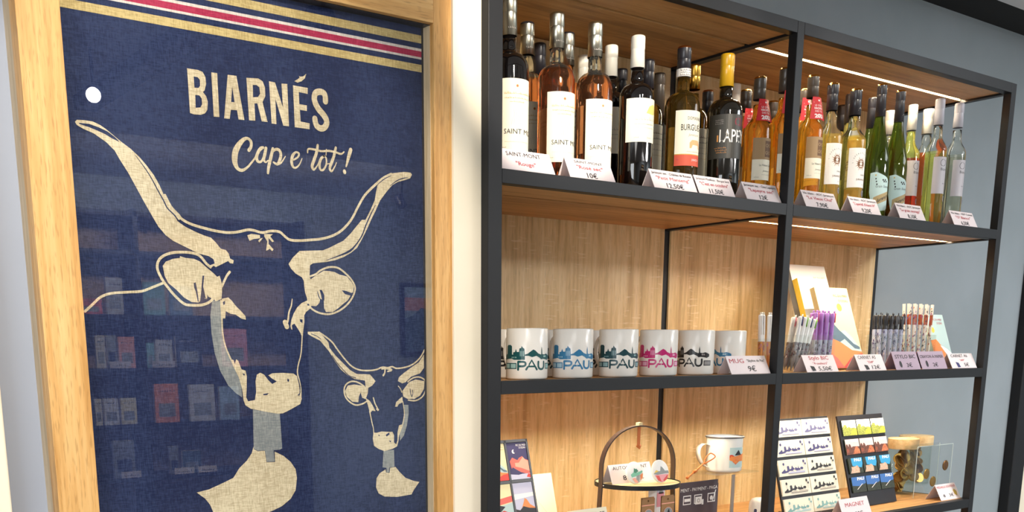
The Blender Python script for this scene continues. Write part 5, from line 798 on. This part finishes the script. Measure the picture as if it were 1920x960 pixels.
hd = math.radians(160)
b = MB(); P_ = smooth_path([(er-.002, eh*.74), (er+.014, eh*.80), (er+.027, eh*.70), (er+.029, eh*.5), (er+.020, eh*.28), (er+.008, eh*.16), (er-.002, eh*.14)], 6)
vs = []
for x, z in P_:
    for ox, oy in ((-.0016, -.010), (.0016, -.010), (.0016, .010), (-.0016, .010)): vs.append(((x+ox)*math.cos(hd)-oy*math.sin(hd), (x+ox)*math.sin(hd)+oy*math.cos(hd), z))
b.add(vs, [(4*i+q, 4*i+(q+1) % 4, 4*i+4+(q+1) % 4, 4*i+4+q) for i in range(len(P_)-1) for q in range(4)], 'white_enamel', True); b.build('handle', t)
b = MB(); f = cyl_map(er, .0004, -.45); f2 = cyl_map(er, .0008, -.45); u0 = -.006; b.rect(u0, u0+.05, .014, .066, f, 'art_paleblue', .004); b.poly([(u0, .045), (u0+.012, .043), (u0+.03, .046), (u0+.05, .05), (u0+.05, .03), (u0+.03, .03), (u0+.018, .022), (u0+.010, .030), (u0, .034)], f2, 'art_orange', .004)
b.poly([(u0+.014, .046), (u0+.022, .056), (u0+.026, .060), (u0+.034, .050), (u0+.04, .046)], f2, 'art_black', .004); b.poly([(u0, .047), (u0+.006, .048), (u0+.014, .044), (u0, .040)], cyl_map(er, .0011, -.45), 'art_red'); b.poly([(u0+.008, .030), (u0+.018, .022), (u0+.028, .031), (u0+.018, .035)], cyl_map(er, .0011, -.45), 'art_red'); b.build('mountain_print', t)
# leather cord keyring on the mug handle
kx = at(1316, 866, Y=.14); k2 = at(1294, 898, Y=.12)
t = thing('leather_keyring', 'tan leather cord keyring looped over the enamel mug handle', 'keyring', (kx.x, .135, kx.z)); b = MB(); d = k2-kx
hx = EX-er*.98-.018-kx.x
b.tube(smooth_path([(0.004, 0, .004), (hx*.5, .002, .016), (hx, .004, .020), (hx*.9, -.012, .012), (.002, -.01, .0), (-.004, -.006, -.004), (.004, 0, .004)]), .0016, 'leather_tan', 8); b.tube([(0, -.004, 0), (d.x*.5, -.006, d.z*.5), (d.x*.62, -.004, d.z*.6)], .0022, 'leather_tan', 8); b.build('cord', t)
b = MB(); b.tube([(d.x*.5, -.006, d.z*.5), (d.x*.62, -.004, d.z*.62)], .0042, 'leather_tan', 8); b.tube([(d.x*.62, -.004, d.z*.62), (d.x, -.004, d.z)], .002, 'leather_tan', 8); b.tube([(d.x*.92, -.004, d.z*.88), (d.x, -.004, d.z)], .0038, 'leather_tan', 8); b.build('knot', t)
# porcelain thimble-shaped box behind the middle post
p = at(1424, 933, Y=.12); t = thing('porcelain_box', 'small domed white porcelain box with blue skyline, left of the middle post', 'ornament', (p.x, .12, ZC+.0006)); H = p.z-ZC
b = MB(); b.lathe([(0, 0), (.026, 0), (.027, .004), (.027, H-.024), (.0255, H-.012), (.019, H-.003), (.009, H), (0, H)], 'ceramic', 40); b.build('porcelain_body', t); b = MB(); skyline(b, lambda u, v: cyl_map(.027, .0004, -.5)(u*.55, v*.7+H-.052), 'pen_navy', 'pen_bluegrey'); b.build('skyline_print', t)
# ------------------------------------------------------------------ lowest shelf, right bay
def board(name, label, x0, y0, w, H, ang, mat_, rz=0):
    o, T, fn = leaning(name, label, 'display board', x0, y0, ZC, w, H, .006, ang, None, None, rz); return o, T, fn
xl = at(1470, 960, Y=.09).x+.03; xr = at(1577, 960, Y=.089).x
o, T, fn = board('magnet_board', 'black display board of long skyline magnets right of the middle post', xl-.03, .086, xr-xl+.03, .30, LA, None); BW = xr-xl+.03
BH = (at(1556, 784, Y=.15).z-ZC)/math.cos(LA)+.004
b = MB(); b.box(0, BW, 0, .005, 0, BH, 'black_plastic', T); b.build('board_panel', o); b = MB(); b.box(BW*.4, BW*.6, .005, .10, 0, .004, 'black_plastic'); b.build('easel_foot', o)
OX, OY = o.location.x, o.location.y
def city(b, fn, w, h, ink, pale):
    S = lambda L: [(u*w, v*h) for u, v in L]
    b.poly(S([(.07, .26), (.12, .32), (.20, .44), (.22, .30), (.28, .34), (.28, .58), (.31, .62), (.35, .60), (.36, .40), (.42, .42), (.44, .56), (.47, .62), (.49, .50), (.53, .44), (.54, .38), (.57, .48), (.59, .50), (.62, .42), (.66, .44), (.68, .60), (.69, .42), (.73, .40), (.74, .30), (.60, .28), (.52, .38), (.46, .28), (.36, .30), (.30, .22), (.18, .18), (.08, .18)]), fn, ink)
    b.disc(.79*w, .40*h, .055*w, fn, ink, 14, ry=.085*h); b.poly(S([(.28, .20), (.48, .27), (.54, .20), (.62, .27), (.9, .24), (.9, .14), (.5, .12), (.3, .14)]), fn, pale); b.rect(.30*w, .88*w, .12*h, .145*h, fn, ink)
    for u, v, r in ((.17, .74, .032), (.88, .82, .034), (.93, .66, .026)): b.disc(u*w, v*h, r*w, fn, ink, 12, ry=.09*h*(r/.032)); b.rect(u*w-.0002, u*w+.0003, .3*h, v*h, fn, ink)
cy_ = [('pen_bluegrey2', 'art_lilac'), ('ink_blue', 'art_lilac'), ('ink_blue', 'art_lilac'), ('ink', 'pale_ink'), ('art_teal', 'art_paleblue')]
mat('pen_bluegrey2', '#6c6a94', .5); mat('ink_blue', '#443f74', .5)
rows = [783, 820, 858, 897, 935]; mw, mh = (BW-.012)/2, (BH-.008)/5-.009
nm = ['topmost', 'second', 'middle', 'fourth', 'lowest']; cn = ['grey-blue', 'blue', 'dark blue', 'black', 'pale teal']
for r2 in range(5):
    vt = BH-.006-r2*(BH-.008)/5
    for c_ in range(2):
        u0 = .004+c_*(mw+.004); ci = r2 if c_ == 0 else [0, 1, 3, 3, 4][r2]
        t = thing('skyline_magnet', 'long cream magnet with %s skyline, %s row, %s column of the black board' % (cn[ci], nm[r2], ['left', 'right'][c_]), 'magnet', (OX, OY, ZC+.0006), 'long skyline magnets'); b = MB()
        vb = vt-mh; b.box(u0, u0+mw, -.0045, -.0005, vb, vt, 'cream_paper', T); lc = lifted(b, lambda o_: (lambda u, v: fn(u0+u, vb+v, .0048+o_))); city(b, lc, mw, mh, *cy_[ci]); b.build('printed_plate', t)
# square photo magnets on a black board
BL = at(1592, 953, Z=ZC); BR = at(1687, 941.6, Z=ZC); W3 = BR.x-BL.x; o, T, fn = board('photo_magnet_stand', 'black leaning panel of twelve photo magnets', BL.x, .104, W3, .3, math.radians(16), None)
H3 = (at(1659, 776, Y=.175).z-ZC)/math.cos(math.radians(16)); b = MB(); b.box(0, W3, 0, .005, 0, H3, 'black_plastic', T); b.build('board_panel', o)
b = MB(); b.box(W3*.4, W3*.6, .005, .12, 0, .004, 'black_plastic'); b.build('easel_foot', o); OX3 = BL.x
for n, c in dict(ph_yellow='#d8cf3c', ph_olive='#7c8440', ph_rust='#8a4a34', ph_brown='#4a2c26', ph_orange='#c8643c', ph_blue='#3a9cd0', ph_castle='#d9a890', ph_dark='#22261f', ph_sky='#3f6fb4', ph_pink='#d8c0c0').items(): mat(n, c, .3)
for n, c1, c2 in (('ph_olive', '#4d5a2c', '#b9bd58'), ('ph_brown', '#2e1c1a', '#7d4a3a'), ('ph_orange', '#8a3c24', '#dd8a5c'), ('ph_castle', '#b98a70', '#ecc4ae'), ('ph_yellow', '#a8a82c', '#e8e04c'), ('ph_dark', '#14160f', '#3c4434')): M.pop(n, None); noisy(n, c1, c2, .35, (420, 420, 420), 3)
def photo(b, fn, s, sy, k):
    S = lambda L: [(u*s, v*sy) for u, v in L]; q = lambda n: (lambda u, v: fn(u, v, n)); e = .0002
    if k == 0: b.rect(0, s, 0, sy, q(0), 'art_white'); b.poly(S([(0, 0), (1, 0), (1, .45), (.8, .5), (.6, .48), (.45, .6), (.35, .5), (.28, .7), (.12, .72), (.05, .6), (0, .55)]), q(e), 'ph_olive'); b.poly(S([(.5, .05), (1, .02), (1, .42), (.78, .4), (.62, .28)]), q(2*e), 'ph_yellow'); scribble(b, .2*s, .9*s, .86*sy, .003, q(e), 'grey_ink', 3)
    if k == 1: b.rect(0, s, 0, sy, q(0), 'ph_pink'); b.poly(S([(0, 0), (1, 0), (1, .5), (.5, .52), (.4, .45), (.35, .65), (.25, .7), (.2, .5), (.12, .7), (.03, .65), (0, .5)]), q(e), 'ph_brown'); b.poly(S([(.45, .03), (1, .05), (.95, .3), (.8, .5), (.66, .45)]), q(2*e), 'ph_orange'); b.poly(S([(0, .1), (.2, .15), (.2, .35), (.05, .4)]), q(2*e), 'ph_rust')
    if k == 2: b.rect(0, s, 0, sy, q(0), 'ph_dark'); b.poly(S([(.25, .5), (.9, .35), (1, .6), (1, 1), (.2, 1), (.22, .7)]), q(e), 'ph_blue'); b.poly(S([(.05, .03), (.7, .03), (.72, .3), (.66, .42), (.55, .52), (.45, .45), (.15, .44), (.15, .25)]), q(2*e), 'ph_castle')
    if k == 3: b.rect(0, s, 0, sy, q(0), 'ph_dark'); b.poly(S([(0, .46), (.5, .4), (1, .55), (1, 1), (0, 1)]), q(e), 'ph_sky'); b.poly(S([(.3, .2), (.34, .18), (.75, .52), (.72, .54)]), q(2*e), 'white_card')
    if k: b.text('PAU', .66*s, .78*sy, .012, q(3*e), 'art_white', width=.5*s, bold=.04)
s3 = W3*.300; sh3 = H3*.168; kn = ['yellow-green park', 'rust-red autumn', 'castle under blue sky', 'blue mountain road']
for r2 in range(4):
    for c_ in range(3):
        u0 = W3*.045+c_*W3*.318; v0 = H3*(1-.055-.168-r2*.207)
        t = thing('photo_magnet', '%s photo magnet, %s column of the black panel' % (kn[r2], ['left', 'middle', 'right'][c_]), 'magnet', (OX3, .104, ZC+.0006), 'photo magnets'); b = MB(); b.box(u0, u0+s3, -.0045, -.0005, v0, v0+sh3, 'ph_dark', T); photo(b, lambda u, v, n=0: fn(u0+u, v0+v, .0048+n), s3, sh3, r2); b.build('printed_plate', t)
# glass jars of medals
def jar(px, ybot, ytop, Y, r, label, n, seed):
    X = at(px, 900, Y=Y).x; H = at(px, ytop, Y=Y).z-ZC; t = thing('glass_jar', label, 'jar', (X, Y, ZC+.0006), 'glass jars with wooden lids'); lh = .034; b = MB()
    b.lathe([(0, .002), (r-.004, .001), (r, .005), (r, H-lh)], 'jar_glass', 40); b.lathe([(r-.0025, H-lh), (r-.0025, .006), (0, .005)], 'jar_glass', 40); b.build('jar_wall', t)
    b = MB(); b.lathe([(0, H-lh), (r+.002, H-lh), (r+.003, H-lh+.001), (r+.003, H-.002)], 'beech', 40); b.lathe([(r+.003, H-.002), (r+.001, H), (0, H)], 'beech', 40); b.build('wooden_lid', t)
    R = random.Random(seed)
    for k in range(n):
        a = R.uniform(0, 2*PI); q = R.uniform(0, r-.026); z = .020+.0042*k; m_ = Matrix.Translation((X+q*math.cos(a), Y+q*math.sin(a), ZC+z)) @ Matrix.Rotation(R.uniform(.3, 1.5), 4, 'X') @ Matrix.Rotation(R.uniform(-1, 1), 4, 'Y')
        if k == 0:
            b = MB(); b.lathe([(0, -.0013), (.0175, -.0013), (.0180, -.0008), (.0180, .0008), (.0175, .0013), (0, .0013)], mat('medal_bronze', '#b08a50', .35, .9), 24, smooth=False); b.ring(0, 0, .0150, .001, plane_map((0, 0, .0014), (1, 0, 0), (0, 1, 0)), 'cap_gold'); base = b.build('souvenir_medal'); c = base
        else: c = base.copy(); COL.objects.link(c)
        c.matrix_world = m_; tag(c, 'bronze souvenir medal in the heap inside the %s glass jar' % seed_name[seed], 'medal', 'medals in the %s glass jar' % seed_name[seed])
seed_name = {1: 'front', 2: 'rear'}
jar(1688, 937, 822, .205, .044, 'glass jar of bronze medals with wooden lid, nearer one beside the photo magnets', 26, 1)
jar(1711, 930, 817, .305, .052, 'taller glass jar with wide wooden lid, behind the nearer jar', 30, 2)
# acrylic medal display
ax = at(1714, 900, Y=.115).x; ax2 = at(1757, 900, Y=.155).x; AH = at(1716, 838.5, Y=.115).z-ZC
t = thing('medal_display', 'clear acrylic stand holding three bronze medals in front of the jars', 'display stand', (ax, .115, ZC+.0006)); b = MB(); w = ax2-ax
b.box(0, w, -.0015, .0015, 0, AH, 'acrylic'); b.build('front_sheet', t); b = MB(); b.box(0, w, .038, .041, 0, AH, 'acrylic'); b.build('rear_sheet', t); b = MB(); b.box(-.0025, 0, -.0015, .041, 0, AH, 'acrylic'); b.build('side_sheet', t)
mat('sheet_edge', '#d3ddd6', .25); b = MB()
for x in (0, w): b.box(x-.001, x+.001, -.0022, -.0016, 0, AH, 'sheet_edge')
b.box(0, w, -.0022, -.0016, AH-.0018, AH, 'sheet_edge'); b.box(w-.001, w+.001, .042, .0426, 0, AH, 'sheet_edge'); b.build('polished_edge', t)
for k, (u, v, m_, lb) in enumerate(((w*.82, AH-.068, 'brown_ink', 'dark bronze medal high on the right of the acrylic stand'), (w*.30, AH-.088, 'medal_bronze', 'bronze medal on the left of the acrylic stand'), (w*.50, AH-.115, 'medal_bronze', 'bronze medal low in the middle of the acrylic stand'))):
    tm_ = thing('souvenir_medal', lb, 'medal', (ax+u, .115, ZC+v), 'medals on the acrylic stand'); b = MB(); T2 = Matrix.Rotation(PI/2, 4, 'X'); b.lathe([(0, .0020), (.0155, .0020), (.0165, .003), (.0165, .004), (.0145, .0046), (0, .0046)], 'medal_bronze' if k else mat('medal_dark', '#7a5538', .35, .8), 32, T=T2)
    b.ring(0, 0, .0140, .0012, lambda u_, v_: (u_, -.0048, v_), 'cap_gold'); b.build('medal_face', tm_)
# ------------------------------------------------------------------ the far side of the shop, seen only as reflections in the framed pane
QY = -5.42; X0 = refl(150, 700, Y=QY).x; Xd = refl(272, 700, Y=QY).x; X1_ = refl(470, 600, Y=QY).x+.45
zs = [refl(260, y, Y=QY).z for y in (470, 590, 690, 795, 895)]
t = thing('book_shelving', 'dark shelving of books across the shop, mirrored in the framed pane', 'shelving', (X0, QY, FLOOR))
for x in (X0-.2, Xd, X1_): b = MB(); b.box(x-.015, x+.015, QY-.33, QY, FLOOR, 1.0, 'black_metal'); part(b, 'side_panel', t)
for z in zs+[-1.2, .98]: b = MB(); b.box(X0-.185, X1_-.015, QY-.32, QY, z-.03, z, 'black_metal'); part(b, 'shelf_board', t)
b = MB(); b.box(X0-.185, X1_-.015, QY-.335, QY-.325, FLOOR, 1.0, 'label_brown'); part(b, 'back_panel', t)
area('added_book_fill', (1.6, -4.3, 1.22), (1.6, -5.5, 0), 1.6, .25, 240, (1, .95, .9))  # added light that brightens the books for their mirror image
bk = [(160, 205, 1, .10, 'art_coral', 'flat stack end'), (212, 245, 1, .24, 'art_white', ''), (280, 322, 1, .22, 'art_teal', ''), (328, 372, 1, .2, 'art_blue', ''),
      (185, 205, 2, .22, 'cream_paper', ''), (206, 226, 2, .22, 'art_grey', ''), (228, 260, 2, .21, 'art_peach', ''), (280, 296, 2, .17, 'art_teal', ''), (297, 330, 2, .19, 'art_white', ''), (335, 385, 2, .22, 'art_black', ''), (420, 470, 2, .27, 'art_pink', ''),
      (175, 190, 3, .18, 'cream_paper', ''), (192, 222, 3, .18, 'art_white', ''), (224, 256, 3, .18, 'art_cream', ''), (289, 336, 3, .27, 'art_orange', ''), (355, 404, 3, .26, 'art_white', ''), (412, 450, 3, .24, 'art_sky', ''),
      (203, 246, 4, .26, 'art_grey', ''), (310, 330, 4, .2, 'art_grey', ''), (335, 372, 4, .16, 'art_blue', '')]
hues = dict(art_coral='coral', art_white='white', art_teal='teal', art_blue='slate blue', cream_paper='cream', art_grey='grey', art_peach='peach', art_black='black', art_pink='pink', art_cream='pale yellow', art_orange='orange', art_sky='sky blue')
rown = {1: 'upper', 2: 'second', 3: 'third', 4: 'lowest'}; seen = {}
for x0, x1, r2, h, m_, _ in bk:
    xa = refl(x0, 700, Y=QY+.0).x; xb = refl(x1, 700, Y=QY).x; z = zs[r2]; seen[(m_, r2)] = seen.get((m_, r2), 0)+1
    t = thing('book', 'upright %s book mirrored in the pane, %s row, %s %s one' % (hues[m_], rown[r2], ['first', 'second', 'third'][seen[(m_, r2)]-1], hues[m_]), 'book', (xa, QY-.02, z+.0006), 'books across the shop'); b = MB(); w = xb-xa-.01
    b.box(0, w, -.03, -.002, .0, h, 'cream_paper'); b.build('page_block', t); b = MB(); b.box(-.001, w+.001, -.002, 0, 0, h, m_); b.box(-.001, w+.001, -.032, -.03, 0, h, m_)
    f = plane_map((w, .0006, 0), (-1, 0, 0), (0, 0, 1)); b.rect(w*.15, w*.85, h*.15, h*.5, f, 'art_grey' if m_ != 'art_grey' else 'art_black'); scribble(b, w*.15, w*.85, h*.8, .016, f, 'ink' if m_ != 'art_black' else 'art_white', x0); b.build('cover', t)
for x0, x1, r2, wh in ((207, 247, 2, 'left one'), (287, 329, 2, 'right one'), (214, 252, 4, 'left one'), (316, 354, 4, 'middle one'), (362, 397, 4, 'right one')):
    xa = refl(x0, 700, Y=QY).x; xb = refl(x1, 700, Y=QY).x; o = thing('price_tag', 'white price tag mirrored in the pane, %s on the %s shelf of books' % (wh, rown[r2]), 'price tag', (xa, QY, zs[r2]+.0006), 'price tags across the shop'); b = MB(); b.box(0, xb-xa, -.002, 0, 0, .045, 'white_card'); f = plane_map((xb-xa, .0006, 0), (-1, 0, 0), (0, 0, 1)); scribble(b, .02, xb-xa-.02, .012, .018, f, 'ink', x0); b.build('card', o)
p0 = refl(750, 530, Y=-5.76); p1 = refl(815, 665, Y=-5.76); t = thing('framed_picture', 'black-framed mountain picture mirrored at the right edge of the pane', 'picture', (p0.x, -5.76, p1.z)); w, h = p1.x-p0.x+.25, p0.z-p1.z
b = MB(); b.poly([[(0, 0), (w, 0), (w, h), (0, h)], [(.03, .03), (w-.03, .03), (w-.03, h-.03), (.03, h-.03)]], lambda u, v: (u, .02, v), 'black_plastic'); b.box(0, w, -.015, .0, 0, h, 'black_plastic'); b.box(0, .03, 0, .02, 0, h, 'black_plastic'); b.build('frame', t)
b = MB(); b.rect(.03, w-.03, .03, h-.03, lambda u, v: (u, .004, v), 'art_sky'); b.rect(.03, w-.03, h*.62, h*.8, lambda u, v: (u, .006, v), 'art_peach'); b.poly([(.03, .03), (w-.03, .03), (w-.03, h*.55), (w*.6, h*.6), (w*.35, h*.66), (w*.2, h*.55), (.03, h*.5)], lambda u, v: (u, .008, v), 'art_blue'); b.build('mountain_print', t)
